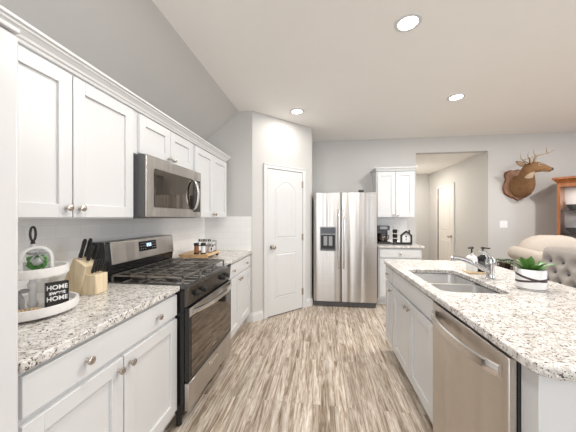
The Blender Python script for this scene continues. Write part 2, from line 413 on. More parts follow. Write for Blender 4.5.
base_poly((HX1, YB), (XR, YB), (0, -1), 'baseboard_back_dining')
base_poly((HX1, YB), (HX1, 5.68), (-1, 0), 'baseboard_hall')
base_poly((HX0, HYE), (HX1, HYE), (0, -1), 'baseboard_hall_end')

def door_leaf(parent, w, h, mt, swing=1, arch=True):
    """two panel plank door in the local frame: x along the wall, -y into the room"""
    m = MB().box(0, w, -.012, -.001, .012, h)
    def ring(poly, wd=.016, up=.007):
        cx = sum(p[0] for p in poly) / len(poly); cz = sum(p[1] for p in poly) / len(poly)
        def ins(d):
            o = []
            for x, z in poly:
                dx, dz = x - cx, z - cz
                o.append((x - d * (1 if dx > 0 else -1), z - d * (1 if dz > 0 else -1)))
            return o
        m.loops([[(x, -.010, z) for x, z in poly], [(x, -.010 - up, z) for x, z in ins(wd * .4)], [(x, -.0135, z) for x, z in ins(wd)], [(x, -.005, z) for x, z in ins(wd)]], True, True)
        inn = ins(wd + .022)
        m.loops([[(x, -.011, z) for x, z in ins(wd + .004)], [(x, -.019, z) for x, z in inn]], True, True)
    sx = .115
    ring([(sx, .23), (w - sx, .23), (w - sx, .86), (sx, .86)])
    top = h - .27
    n = 9
    archp = [(w - sx - (w - 2 * sx) * i / (n - 1), top + .125 * math.sin(PI * i / (n - 1)) ** .8) for i in range(n)]
    ring([(sx, 1.04), (w - sx, 1.04)] + archp)
    for k in (1, 2, 3):                       # plank grooves
        x = sx + (w - 2 * sx) * k / 4
        m.box(x - .0022, x + .0022, -.0198, -.018, .28, .81, 1); m.box(x - .0022, x + .0022, -.0198, -.018, 1.09, top - .02, 1)
    return m.build('door_panel', [mt, 'trim'], parent)
def casing(parent, w, h, c=CAS, t=.019):
    m = MB()
    g = .006
    m.box(-g - c, -g, -t, 0, 0, h + g + c).box(w + g, w + g + c, -t, 0, 0, h + g + c).box(-g, w + g, -t, 0, h + g, h + g + c)
    m.box(-g - c, -g - c * .75, -t - .006, -t, 0, h + g + c).box(w + g + c * .75, w + g + c, -t - .006, -t, 0, h + g + c).box(-g - c, w + g + c, -t - .006, -t, h + g + c * .75, h + g + c)
    return m.build('door_casing', 'trim', parent, bevel=.002)
def hinges(parent, x, zs):
    for z in zs:
        MB().lathe([(.008, -.05), (.008, .05)], (x, -.020, z), 10).box(x - .016, x + .016, -.016, -.012, z - .045, z + .045).build('hinge', 'nickel', parent)
ang = math.atan2(dd.y, dd.x)
p = DA + dd * d0
pd = thing('door_1', 'white two panel arch top pantry door on the angled wall', 'door', (p.x, p.y, 0), ang); pd['kind'] = 'structure'
W1 = d1 - d0; H1 = 1.992
lf = door_leaf(pd, W1, H1, 'trim'); casing(pd, W1, H1)
MB().box(-.006, W1 + .006, -.004, -.0005, 0, H1 + .006).build('door_gap_shade', 'gap_shade', pd)  # dark sheet behind the leaf, painted shade along its edges
hinges(pd, W1 + .002, (.25, 1.05, 1.82))
kb = MB().lathe([(.031, .0), (.031, .007), (.012, .012), (.012, .035), (.024, .042), (.029, .055), (.026, .068), (.012, .074)], (.062, -.012, .94), 18, 'y')
kb.build('door_knob', 'nickel', lf, smooth=True)
# hall door (in the hallway's right hand wall), faces -X: local x runs along -Y
hd = thing('door_2', 'cream paneled door in the hallway side wall', 'door', (HX1, 6.44, 0), -PI / 2); hd['kind'] = 'structure'
WH = .69
lf2 = door_leaf(hd, WH, 2.0, 'door2'); casing(hd, WH, 2.0)
MB().box(-.012, .035, -.0145, -.0005, 0, 2.006).build('door_gap_shade', 'gap_shade', hd)  # dark strip over the leaf edge, painted as a shaded gap
hinges(hd, .012, (.25, 1.05, 1.82))
MB().lathe([(.031, .0), (.031, .007), (.012, .012), (.012, .035), (.026, .042), (.029, .055), (.012, .074)], (WH - .065, -.012, .93), 18, 'y').build('door_knob', 'nickel', lf2, smooth=True)

# ---------------------------------------------------------------- cabinets
def shaker(w, h, t=.02, st=.062):
    m = MB()
    m.box(0, st, -t, 0, 0, h).box(w - st, w, -t, 0, 0, h).box(st, w - st, -t, 0, 0, st).box(st, w - st, -t, 0, h - st, h)
    m.box(st - .002, w - st + .002, -t + .012, -.002, st - .002, h - st + .002)
    return m
def slab(w, h, t=.02): return MB().box(0, w, -t, 0, 0, h)
def knob(parent, x, z, y=-.02):
    MB().lathe([(.0075, 0), (.0055, .006), (.0055, .012), (.012, .017), (.0155, .022), (.0155, .027), (.009, .031)], (x, y, z), 16, 'y').build('knob', 'nickel', parent, smooth=True)
def front(parent, kind, x, y, z, w, h, knobs, name):
    o = (shaker(w, h) if kind == 'shaker' else slab(w, h)).build(name, 'cab', parent, bevel=.0018)
    o.location = (x, y, z)
    for kx, kz in knobs: knob(o, kx, kz)
    return o
def base_body(parent, w, d, toe=True, h=.882):
    m = MB().box(0, w, -d, 0, .105, h)
    if toe: m.box(0.002, w - .002, -d + .07, 0, 0, .105)
    return m.build('body', 'cab', parent)
ZD0, ZD1, ZR0, ZR1 = .145, .712, .735, .862
DB_ = .610                                   # base box depth; doors stand 2 cm proud
def base_cab(name, label, loc, rz, w, layout, depth=DB_, h=.882):
    t = thing(name, label, 'cabinet', loc, rz)
    base_body(t, w, depth, h=h)
    for kind, nm, x, z, ww, h, kn in layout: front(t, kind, x, -depth, z, ww, h, kn, nm)
    return t
def drawer_two_doors(w, a=.015, mid=None):
    mid = mid or w / 2; g = .004
    dh = ZD1 - ZD0
    return [('slab', 'drawer', a, ZR0, w - 2 * a, ZR1 - ZR0, [(w * .26 - a, (ZR1 - ZR0) / 2), (w * .76 - a, (ZR1 - ZR0) / 2)]),
            ('shaker', 'door', a, ZD0, mid - a - g, dh, [(mid - a - g - .03, dh - .045)]),
            ('shaker', 'door', mid + g, ZD0, w - a - mid - g, dh, [(.03, dh - .045)])]
YR0, YR1 = 1.500, 2.258                      # the range
wl = YR0 - .002 - .645
base_cab('base_cabinet', 'white base cabinet with wide drawer over two doors under tiered tray and knife block', (XL + .001, .645, 0), PI / 2, wl, drawer_two_doors(wl, .012, mid=.41))
wr = YP - .012 - YR1 - .003
base_cab('base_cabinet', 'white base cabinet between the range and the pantry wall', (XL + .001, YR1 + .003, 0), PI / 2, wr, drawer_two_doors(wr, .02))
XF = XL + .644                               # worktop front edge
tag(MB().box(XL + .0085, XF, .645, YR0 - .002, .8825, .914).build('countertop', 'granite', bevel=.004), 'speckled granite countertop holding the tiered tray and knife block', 'countertop')
tag(MB().box(XL + .0085, XF, YR1 + .002, YP - .0085, .8825, .914).build('countertop', 'granite', bevel=.004), 'speckled granite countertop beyond the range holding a wooden riser', 'countertop')
# tall glossy end cabinet next to the camera
tc_ = thing('tall_cabinet', 'tall glossy white cabinet at the left edge, next to the granite counter', 'cabinet', (XL + .001, -.035, 0), PI / 2)
MB().box(0, .676, -.645, 0, 0.0, 1.875).build('body', 'gloss', tc_, bevel=.012, seg=3)
MB().box(-.01, .672, -.652, 0, 1.876, 1.89).build('top_panel', 'gloss', tc_, bevel=.003)
# wall cabinets
DU = .325
YM = 1.493                                    # near edge of the microwave bay
def wall_cab(name, label, loc, rz, w, z0, z1, kz, a0=.02, a1=.02, crown=False, knobs=True, mid=None):
    t = thing(name, label, 'cabinet', loc, rz)
    MB().box(0, w, -DU, 0, z0, z1).build('body', 'cab', t)
    h = z1 - z0 - .022; mid = mid or w / 2
    front(t, 'shaker', a0, -DU, z0 + .008, mid - .003 - a0, h, [(mid - .003 - a0 - .03, kz)], 'door')
    front(t, 'shaker', mid + .003, -DU, z0 + .008, w - a1 - mid - .003, h, [(.03, kz)], 'door')
    return t
ZU1 = 2.034
wall_cab('wall_cabinet', 'white two door wall cabinet above the knife block', (XL + .001, .68, 0), PI / 2, YM - .68 - .002, 1.335, ZU1, .045, mid=.395)
wall_cab('wall_cabinet', 'short white two door wall cabinet directly above the microwave', (XL + .001, YM, 0), PI / 2, YR1 - YR0, 1.757, ZU1, .03, .035, .035)
wall_cab('wall_cabinet', 'white two door wall cabinet between the microwave and the pantry wall', (XL + .001, YM + YR1 - YR0 + .002, 0), PI / 2, 3.09 - YR1 - YM + YR0, 1.335, ZU1, .03)
m = MB()
xf = XL + DU + .022
prof = [(xf - .06, ZU1 + .0005), (xf - .004, ZU1 + .0005), (xf, ZU1 + .012), (xf + .006, ZU1 + .016), (xf + .010, ZU1 + .026), (xf + .024, ZU1 + .040), (xf + .030, ZU1 + .044), (xf + .031, ZU1 + .052), (xf + .042, ZU1 + .055), (xf + .042, ZU1 + .066), (xf - .06, ZU1 + .066)]
m.loops([[(x, .0, z) for x, z in prof], [(x, 3.07 + (x - xf), z) for x, z in prof]])
m.box(XL + .002, xf - .05, 3.0, 3.06, ZU1 + .0005, ZU1 + .05)
struct(m.build('trim_1', 'trim'))
# back wall cabinets
X0, X1 = .892, 1.484
b = base_cab('base_cabinet', 'white base cabinet beside the refrigerator under the coffee maker', (X0 - .03, YB - .001, 0), 0, X1 - X0 + .03,
             [('slab', 'drawer', .02, ZR0, X1 - X0 - .01, ZR1 - ZR0, [((X1 - X0) / 2, .063)]),
              ('shaker', 'door', .02, ZD0, .283, ZD1 - ZD0, [(.253, ZD1 - ZD0 - .045)]), ('shaker', 'door', .309, ZD0, .293, ZD1 - ZD0, [(.03, ZD1 - ZD0 - .045)])])
tag(MB().box(X0 - .045, X1 + .03, YB - .65, YB - .0085, .8825, .914).build('countertop', 'granite', bevel=.004), 'small speckled granite countertop under the coffee maker beside the refrigerator', 'countertop')
b = wall_cab('wall_cabinet', 'white two door wall cabinet over the coffee maker, topped with crown moulding', (X0, YB - .001, 0), 0, X1 - X0, 1.335, 2.085, .035, .018, .018)
m = MB()
L = []
for o, z in ((0, 2.0855), (.006, 2.10), (.022, 2.120), (.035, 2.128), (.035, 2.142)):
    L.append([(-o, -DU - .022 - o, z), (X1 - X0 + o, -DU - .022 - o, z), (X1 - X0 + o, 0, z), (-o, 0, z)])
m.loops(L); m.build('crown_moulding', 'cab', b)

# ---------------------------------------------------------------- island
IX0, IX1, IY0, IY1 = .626, 1.535, .815, 2.72
SX0, SX1, SY0, SY1 = .702, 1.075, 1.578, 2.235
def ccw_ring(z):
    return rrect(IX0, IX1, IY0, IY1, .055, z, 6), rrect(SX0, SX1, SY0, SY1, .06, z, 6)
m = MB()
ym = (SY0 + SY1) / 2
o_, i_ = ccw_ring(0); n = len(o_)
def with_cuts(lp, x0, x1):                    # loop: near-right .. order is far right, far left, near left, near right arcs
    h = n // 2
    return lp[:h] + [(x0, ym, 0)] + lp[h:] + [(x1, ym, 0)]
o_, i_ = with_cuts(o_, IX0, IX1), with_cuts(i_, SX0, SX1); n = len(o_); h = n // 2
V = [(x, y, z) for z in (.879, .914) for lp in (o_, i_) for x, y, _ in lp]
fs = []
for t in (0, 2 * n):
    far = [t + n - 1] + [t + j for j in range(h)] + [t + n + j for j in range(h - 1, -1, -1)] + [t + n + n - 1]
    near = [t + j for j in range(h - 1, n)] + [t + n + j for j in range(n - 1, h - 2, -1)]
    fs += [tuple(far), tuple(near)]
for j in range(n):
    k = (j + 1) % n
    fs += [(j, k, 2 * n + k, 2 * n + j), (n + k, n + j, 3 * n + j, 3 * n + k)]
m.add(V, fs)
tag(m.build('island_countertop', 'granite', bevel=.005), 'large speckled granite island countertop with a sink cutout', 'countertop')
XB = 1.25                                    # island box back plane
dep = XB - .665
def isl(name, label, ya, yb, layout, **k): return base_cab(name, label, (XB, yb, 0), -PI / 2, yb - ya, layout, depth=dep, h=.8785)
dh = ZD1 - ZD0
isl('island_cabinet', 'narrow white island cabinet with one drawer above one door at the far end', 2.418, 2.685,
    [('slab', 'drawer', .012, ZR0, .245, ZR1 - ZR0, [(.12, .063)]), ('shaker', 'door', .012, ZD0, .245, dh, [(.215, dh - .045)])])
ws = 2.416 - 1.564
s_ = thing('sink_cabinet', 'white two door island cabinet below the sink', 'cabinet', (XB, 2.416, 0), -PI / 2)
MB().box(0, ws, -dep, -dep + .09, .105, .878).box(0, .018, -dep + .09, 0, .105, .878).box(ws - .018, ws, -dep + .09, 0, .105, .878)\
    .box(0, ws, -dep + .09, 0, .105, .122).box(.002, ws - .002, -dep + .07, 0, 0, .105).box(0, ws, -.012, 0, .122, .878).build('body', 'cab', s_)
front(s_, 'slab', .012, -dep, ZR0, ws - .024, ZR1 - ZR0, [], 'false_drawer')
front(s_, 'shaker', .012, -dep, ZD0, ws / 2 - .016, dh, [(ws / 2 - .046, dh - .045)], 'door')
front(s_, 'shaker', ws / 2 + .004, -dep, ZD0, ws / 2 - .016, dh, [(.03, dh - .045)], 'door')
# end panel closing the island
tag(MB().box(.667, XB, .88, .951, 0, .8785).build('island_gable', 'cab', bevel=.002), 'plain white end panel of the island beside the dishwasher', 'cabinet panel')
# dishwasher
dw = thing('dishwasher', 'stainless steel dishwasher with a bowed bar handle in the island', 'dishwasher', (XB, 1.560, 0), -PI / 2)
wd = 1.560 - .958
MB().box(.004, wd - .004, -dep + .002, -.02, .10, .868).build('tub', 'darkgrey', dw)
MB().box(.004, wd - .002, -(XB - .634), -dep - .002, .118, .862).build('door', 'steel_dw', dw, bevel=.004)
MB().box(.01, wd - .01, -dep + .05, -dep + .06, .0, .098).build('toe_kick', 'blackm', dw)
y0 = -(XB - .634)
pts = [(.03 + (wd - .06) * t, y0 - .004 - .046 * math.sin(PI * t) ** .6 , .80) for t in [i / 18 for i in range(19)]]
mh = MB()
mh.loops([[(x, y, z - .022), (x, y - .006, z - .022), (x, y - .011, z - .016), (x, y - .011, z + .016), (x, y - .006, z + .022), (x, y, z + .022)] for x, y, z in pts])
mh.build('handle', 'bright', dw, smooth=True)
# sink
sk = thing('sink', 'double bowl stainless steel sink set into the island', 'sink', ((SX0 + SX1) / 2, (SY0 + SY1) / 2, .70))
hw, hh = (SX1 - SX0) / 2, (SY1 - SY0) / 2
fl = MB()
zt = .1785
for (a, b_) in ((-hh + .004, -.012), (.012, hh - .004)):
    m = MB(); x0, x1 = -hw + .004, hw - .004
    L = [rrect(x0 - .0, x1 + .0, a, b_, .05, zt - (.03 if False else 0)), rrect(x0 + .004, x1 - .004, a + .004, b_ - .004, .055, .04), rrect(x0 + .02, x1 - .02, a + .02, b_ - .02, .05, .008), rrect(x0 + .05, x1 - .05, a + .05, b_ - .05, .04, .003)]
    Lo = [rrect(x0 - .003, x1 + .003, a - .003, b_ + .003, .05, zt), rrect(x0 + .001, x1 - .001, a + .001, b_ - .001, .055, .04), rrect(x0 + .018, x1 - .018, a + .018, b_ - .018, .05, .003), rrect(x0 + .05, x1 - .05, a + .05, b_ - .05, .04, -.001)]
    m.loops(L, False, True); m.loops(Lo, False, True)
    k = len(L[0]); off = 4 * k
    m.add(L[0] + Lo[0], [(j, (j + 1) % k, k + (j + 1) % k, k + j) for j in range(k)])
    bo = m.build('bowl', 'sink', sk, smooth=True)
    cy = (a + b_) / 2
    MB().lathe([(.045, .0), (.045, .004), (.034, .005), (.030, .0015), (.004, .0015)], (0, cy, .003), 20).build('drain', 'bright', bo, smooth=True)
MB().box(-hw + .012, hw - .012, -.009, .0105, zt - .035, zt - .001).build('divider', 'sink', sk, bevel=.004)
# faucet
fc = thing('faucet', 'chrome single lever faucet angled over the island sink', 'faucet', (1.16, 1.925, .914))
MB().lathe([(.030, 0), (.030, .006), (.025, .012), (.023, .03), (.022, .085), (.027, .10), (.028, .125), (.024, .145), (.012, .155)], (0, 0, 0), 20).build('body', 'chrome', fc, smooth=True)
sp = [(-.005, 0, .052), (-.045, .0, .076), (-.10, 0, .106), (-.15, 0, .128), (-.20, 0, .143), (-.235, 0, .147), (-.25, 0, .140)]
MB().tube(sp, [.017, .017, .0155, .0145, .014, .0145, .012], 14).lathe([(.011, -.012), (.012, .0)], (-.247, 0, .135), 14).build('spout', 'chrome', fc, smooth=True)
MB().tube([(.004, 0, .140), (-.010, .004, .165), (-.035, .008, .186), (-.075, .012, .198)], [.013, .011, .009, .006], 12).build('lever', 'chrome', fc, smooth=True)

# ---------------------------------------------------------------- range
rg = thing('range', 'stainless steel gas range with black grates and glass oven door', 'stove', (XL + .012, YR0, 0), PI / 2)
RW = YR1 - YR0
fy = -(.655)                                  # body front in local y
MB().box(.003, RW - .003, fy, -.02, .10, .905).build('body', 'black', rg)
for x in (.05, RW - .05):
    for y in (fy + .06, -.08): MB().lathe([(.018, 0), (.018, .102)], (x, y, 0), 10).build('foot', 'blackm', rg)
MB().prism([(fy - .034, .895), (fy - .030, .922), (-.10, .922), (-.10, .90), (fy, .89)], .001, RW - .001, 'x').build('cooktop', 'enamel', rg, bevel=.003)
# sloped control panel with four knobs
MB().prism([(fy - .002, .775), (fy - .022, .780), (fy - .032, .893), (fy - .002, .893)], .003, RW - .003, 'x').build('control_panel', 'dark_steel', rg, bevel=.002)
for kx in (.115, .205, .555, .645):
    kn = MB().lathe([(.024, 0), (.024, .004), (.019, .006), (.017, .028), (.014, .031)], (0, 0, 0), 18, 'y').box(-.003, .003, -.034, -.028, -.014, .014)
    ko = kn.build('control_knob', 'blackm', rg, smooth=True); ko.location = (kx, fy - .0275, .838); ko.rotation_euler = (.09, 0, 0)
od = MB().box(.004, RW - .004, fy - .034, fy - .002, .305, .772)
odo = od.build('oven_door', ['black'], rg, bevel=.003)
MB().box(.006, RW - .006, fy - .038, fy - .0345, .715, .770).build('door_rail', 'steel', odo, bevel=.001)
MB().box(.030, RW - .03, fy - .0365, fy - .0345, .330, .708).build('oven_window', 'darkglass', odo, bevel=.0005)
hp = [(.035 + (RW - .07) * t, fy - .036 - .050 * min(1, math.sin(PI * t) * 1.25) ** .7, .742) for t in [i / 18 for i in range(19)]]
MB().loops([[(x, y, z - .015), (x, y - .012, z - .013), (x, y - .016, z), (x, y - .012, z + .013), (x, y, z + .015), (x, y + .003, z)] for x, y, z in hp]).build('oven_handle', 'bright', odo, smooth=True)
MB().box(.345, .42, fy - .0375, fy - .0366, .372, .378).build('badge', 'bright', odo)
dr = MB().box(.004, RW - .004, fy - .032, fy - .002, .125, .298).build('drawer', 'steel', rg, bevel=.004)
MB().box(.30, .46, fy - .0335, fy - .0322, .235, .262).build('handle_slot', 'bright', dr, bevel=.0005)
# backguard
bg = MB().prism([(-.105, .9225), (-.118, 1.02), (-.10, 1.172), (-.085, 1.177), (-.005, 1.177), (-.005, .9225)], .0, RW, 'x')
bgo = bg.build('backguard', 'black', rg, bevel=.004)
pn = MB().prism([(-.1185, 1.02), (-.128, 1.025), (-.112, 1.175), (-.100, 1.180), (-.099, 1.167)], .036, RW - .006, 'x').build('back_panel', 'steel', bgo, bevel=.002)
def on_panel(x0, x1, t0, t1, off):            # strip lying on the leaning panel face
    f = lambda t: (-.128 + .016 * t - off, 1.025 + .150 * t)
    (a, za), (b_, zb) = f(t0), f(t1)
    return MB().add([(x0, a, za), (x1, a, za), (x1, b_, zb), (x0, b_, zb), (x0, a + off, za), (x1, a + off, za), (x1, b_ + off, zb), (x0, b_ + off, zb)],
                    [(0, 1, 2, 3), (7, 6, 5, 4), (0, 4, 5, 1), (1, 5, 6, 2), (2, 6, 7, 3), (3, 7, 4, 0)])
ds = on_panel(.30, .505, .36, .86, .003).build('display', 'black', bgo)
m = MB()
for k, x in enumerate((.385, .405, .425)):
    mm = on_panel(x, x + .012, .56, .74, .0042); m.add(mm.v, mm.f)
m.build('clock_digits', 'digits', ds)
for xs in ((.315, .338, .361), (.448, .468, .488)):
    m = MB()
    for t in (.46, .60, .74):
        for x in xs: mm = on_panel(x, x + .009, t, t + .035, .0042); m.add(mm.v, mm.f)
    m.build('key_buttons', 'grey', ds)
# burners and grates
gx = [(.03, .265), (.27, .49), (.495, RW - .03)]
for bx, by in ((.15, fy + .16), (.15, -.24), (.378, -.36), (RW - .15, fy + .16), (RW - .15, -.24)):
    MB().lathe([(.05, .0), (.048, .008), (.034, .010), (.034, .017), (.028, .0185)], (bx, by, .922), 18).build('burner', 'blackm', rg, smooth=True)
for x0, x1 in gx:
    g = MB(); ya, yb = fy + .02, -.125; zb, zt_ = .950, .960
    for x in (x0, x1 - .011): g.box(x, x + .011, ya, yb, zb, zt_)
    for y in (ya, yb - .011, (ya + yb) / 2 - .005): g.box(x0, x1, y, y + .011, zb, zt_)
    for k in (1, 2): x = x0 + (x1 - x0) * k / 3; g.box(x - .004, x + .004, ya, yb, zb + .001, zt_)
    for k in (1, 3): y = ya + (yb - ya) * k / 4; g.box(x0, x1, y - .004, y + .004, zb + .001, zt_)
    for x in (x0, x1 - .011):
        for y in (ya, yb - .011): g.box(x, x + .011, y, y + .011, .9222, zb)
    g.build('grate', 'iron', rg)

# ---------------------------------------------------------------- microwave
mw = thing('microwave', 'stainless steel over the range microwave with dark glass door', 'microwave', (XL + .001, YM, 0), PI / 2)
MB().box(.004, RW - .004, -.400, 0, 1.342, 1.750).build('body', 'darkgrey', mw, bevel=.003)
MB().box(.02, RW - .02, -.36, -.03, 1.336, 1.3415).build('vent_grille', 'grey', mw)
dr = MB().box(.004, RW - .004, -.415, -.4015, 1.344, 1.750).build('door', 'steel', mw, bevel=.004)
MB().box(.085, RW - .165, -.419, -.4155, 1.41, 1.67).build('door_window', 'darkglass', dr, bevel=.001)
MB().box(RW - .155, RW - .03, -.419, -.4155, 1.39, 1.67).build('control_panel', 'black', dr, bevel=.001)
MB().box(RW - .115, RW - .045, -.4205, -.4192, 1.625, 1.655).build('display', 'darkgrey', dr)
hp = [(RW - .165, -.417 - .05 * math.sin(PI * t) ** .55, 1.405 + .265 * t) for t in [i / 16 for i in range(17)]]
MB().loops([[(x - .013, y, z), (x - .008, y - .010, z), (x + .008, y - .010, z), (x + .013, y, z), (x + .008, y + .004, z), (x - .008, y + .004, z)] for x, y, z in hp]).build('handle', 'bright', dr, smooth=True)

# ---------------------------------------------------------------- refrigerator
FX0, FX1, FY = -.112, .815, 3.845
fr = thing('refrigerator', 'stainless steel side by side refrigerator with an ice dispenser', 'refrigerator', (FX0, YB - .03, 0))
FW = FX1 - FX0; fd = YB - .03 - FY
MB().box(.004, FW - .004, -fd + .075, 0, .02, 1.700).build('case', 'grey', fr, bevel=.004)
MB().box(.01, FW - .01, -fd + .05, -fd + .073, .012, .085).build('base_grille', 'darkgrey', fr)
sp_x = .408
def fdoor(x0, x1):
    prof = []
    n = 8
    yb, yf = -fd + .070, -fd + .006
    pts = [(x0, yb)] + [(x0 + .008 * (1 - math.cos(PI / 2 * i / 4)), yf + .012 * (1 - math.sin(PI / 2 * i / 4))) for i in range(5)]
    mid = [(x0 + (x1 - x0) * i / 8, yf - .007 * math.sin(PI * i / 8)) for i in range(1, 8)]
    pts += mid + [(x1 - .008 * (1 - math.cos(PI / 2 * i / 4)), yf + .012 * (1 - math.sin(PI / 2 * i / 4))) for i in range(4, -1, -1)] + [(x1, yb)]
    return MB().prism(pts, .09, 1.705).build('door', 'steel', fr, smooth=25)
dl = fdoor(.002, sp_x - .004); drr = fdoor(sp_x + .004, FW - .002)
for dob, hx in ((dl, sp_x - .036), (drr, sp_x + .036)):
    hp = [(hx, -fd - .012 - .045 * min(1, math.sin(PI * t) * 2.2) ** .6, .585 + .865 * t) for t in [i / 20 for i in range(21)]]
    MB().tube(hp, .0135, 10).build('handle', 'bright', dob, smooth=True)
yf = -fd - .002
dp = MB().box(.095, .335, yf - .006, yf + .006, .84, 1.20).build('ice_dispenser', 'grey', dl, bevel=.003)
MB().box(.110, .320, yf - .0085, yf - .0062, .86, 1.08).build('recess', 'blackm', dp)
MB().box(.110, .320, yf - .0085, yf - .0062, 1.10, 1.185).build('control_panel', 'black', dp)
for x in (.150, .225): MB().box(x, x + .055, yf - .018, yf - .0087, .92, 1.06).build('paddle', 'grey', dp, bevel=.003)
MB().box(.12, .31, yf - .03, yf - .0087, .861, .873).build('drip_tray', 'darkgrey', dp)
MB().box(FW - .105, FW - .05, -fd - .0045, -fd + .004, 1.64, 1.652).build('badge', 'bright', drr)
MB().box(.30, .52, -fd + .08, -fd + .16, 1.7005, 1.712).build('top_cover', 'blackm', fr)
MB().box(FW - .25, FW - .18, -fd + .08, -fd + .15, 1.7005, 1.75).build('hinge_cover', 'blackm', fr, bevel=.003)

# ---------------------------------------------------------------- ceiling lights
LAMPS = [(.603, 1.877, 'white recessed ceiling light nearest the camera, above the island', 1.9), (-.306, 3.267, 'white recessed ceiling light in front of the pantry door', 0.42),
         (1.519, 3.11, 'white recessed ceiling light between the island and the hallway', 1.9), (-.306, 1.05, 'added recessed ceiling light, unseen above the aisle between the range and the island', 0.95),  # the aisle light is unseen, placed to brighten the island doors
         (3.4, 3.0, 'unseen white recessed ceiling light over the armchair', 2.0), (3.4, .6, 'unseen white recessed ceiling light over the open room', 1.0), (1.0, -1.6, 'unseen white recessed ceiling light behind the camera', 0.8)]  # unseen lights, supposed for the rest of the room
proto = None
for x, y, lb, pw in LAMPS:
    if proto is None:
        proto = thing('recessed_light', lb, 'ceiling light', (x, y, ZC), 0, 'recessed ceiling lights')
        MB().lathe([(.062, -.002), (.066, -.008), (.088, -.006), (.092, 0)], (0, 0, 0), 28, cap0=False, cap1=False).build('trim_ring', 'trim', proto, smooth=True)
        MB().lathe([(.064, -.001), (.063, -.005), (.03, -.0065)], (0, 0, 0), 28).build('lens', 'lamp', proto, smooth=True)
        t = proto
    else:
        t = copy_tree(proto); t.location = (x, y, ZC); t['label'] = lb
    ld = bpy.data.lights.new('downlight', 'AREA'); ld.shape = 'DISK'; ld.size = .12; ld.energy = LAMP_POWER * pw; ld.color = LAMP_COL
    lo = bpy.data.objects.new('downlight', ld); C.objects.link(lo); lo.location = (x, y, ZC - .012)
hl = bpy.data.lights.new('added_hall_downlight', 'AREA'); hl.shape = 'DISK'; hl.size = .12; hl.energy = 13; hl.color = (1, .92, .82)  # lamp added out of sight to brighten the hallway
ho = bpy.data.objects.new('added_hall_downlight', hl); C.objects.link(ho); ho.location = (1.9, 6.1, HZ - .012)
t = copy_tree(proto); t.location = (1.9, 6.1, HZ); t['label'] = 'added recessed ceiling light, out of sight inside the hallway'

# ---------------------------------------------------------------- small things on the left counter
ZK = .9145
tt = thing('tiered_tray', 'two tier distressed white round tray with a black loop handle', 'tiered tray', (-1.278, .985, ZK))
m = MB()
R = .157
m.lathe([(R - .012, .012), (R, .014), (R + .004, .026), (R + .002, .052), (R - .008, .052), (R - .012, .026), (.0005, .024)], n=40)
m.build('lower_tray', 'distressed', tt, smooth=True)
for k in range(3):
    a = 2 * PI * k / 3 + .5; MB().sphere((.11 * math.cos(a), .11 * math.sin(a), .0075), .016, .016, .0075, 10, 6).build('foot', 'blackm', tt, smooth=True)
R = .122; z = .170
MB().lathe([(R - .012, z), (R, z + .002), (R + .003, z + .012), (R + .001, z + .040), (R - .008, z + .040), (R - .011, z + .016), (.0005, z + .014)], n=40).build('upper_tray', 'distressed', tt, smooth=True)
MB().lathe([(.014, .024), (.020, .045), (.013, .06), (.016, .11), (.020, .13), (.012, .145), (.018, .160), (.022, z)], n=16).build('post', 'whitem', tt, smooth=True)
MB().lathe([(.010, z + .014), (.007, z + .12), (.010, z + .140)], n=12).build('upper_post', 'whitem', tt, smooth=True)
lp = [(.0, .011 * math.cos(a), z + .185 + .032 * math.sin(a)) for a in [2 * PI * i / 20 for i in range(20)]]
MB().tube(lp, .0045, 8, closed=True).lathe([(.009, z + .141), (.006, z + .155)], n=10).build('loop_handle', 'blackm', tt, smooth=True)
# HOME sweet HOME sign: stands in the lower tray, faces the aisle
sg = thing('sign', 'small black wooden sign with white words home sweet home', 'sign', (-1.185, 1.012, ZK + .0245), math.radians(62))
SW, SH = .080, .112
MB().box(-SW / 2, SW / 2, 0, .016, 0, SH).build('panel', 'blackm', sg, bevel=.001)
m = MB()
for x0, x1, z0, z1 in ((-SW / 2, SW / 2, 0, .004), (-SW / 2, SW / 2, SH - .004, SH), (-SW / 2, -SW / 2 + .004, 0, SH), (SW / 2 - .004, SW / 2, 0, SH)): m.box(x0, x1, -.003, -.0002, z0, z1)
m.build('frame', 'black', sg)
for body, zz, sz in (('HOME', .080, .0270), ('sweet', .0575, .0235), ('HOME', .030, .0270)):
    text_mesh(body, sz, .0005, 'whitem', sg, (0, -.001, zz), (PI / 2, 0, 0), bold=.0008)
sg.rotation_euler = (0, 0, math.radians(62))
# arched window frame with a wreath on the upper tray
aw = thing('arch_frame', 'white arched window ornament with a green wreath on the upper tray', 'ornament', (-1.205, .945, ZK + z + .0145), math.radians(47))
def archpts(w, h): return [(-w, 0), (w, 0)] + [(w * math.cos(PI * i / 12), h - w + w * math.sin(PI * i / 12)) for i in range(13)]
m = MB(); o_, i_ = archpts(.052, .122), archpts(.042, .111); i_ = [(x, max(zz, .011)) for x, zz in i_]; k = len(o_)
m.add([(x, 0, zz) for x, zz in o_] + [(x, 0, zz) for x, zz in i_] + [(x, .011, zz) for x, zz in o_] + [(x, .011, zz) for x, zz in i_],
      [f for j in range(k) for q_ in [(j + 1) % k] for f in ((j, q_, k + q_, k + j), (2 * k + j, 3 * k + j, 3 * k + q_, 2 * k + q_), (j, 2 * k + j, 2 * k + q_, q_), (k + j, k + q_, 3 * k + q_, 3 * k + j))])
m.box(-.003, .003, .001, .010, .011, .099).box(-.04, .04, .001, .010, .045, .051)
m.build('frame', 'whitem', aw)
MB().prism(archpts(.046, .116), .0112, .0135, 'y').build('backing', 'whitem', aw)
wr_ = MB(); rnd = random.Random(3)
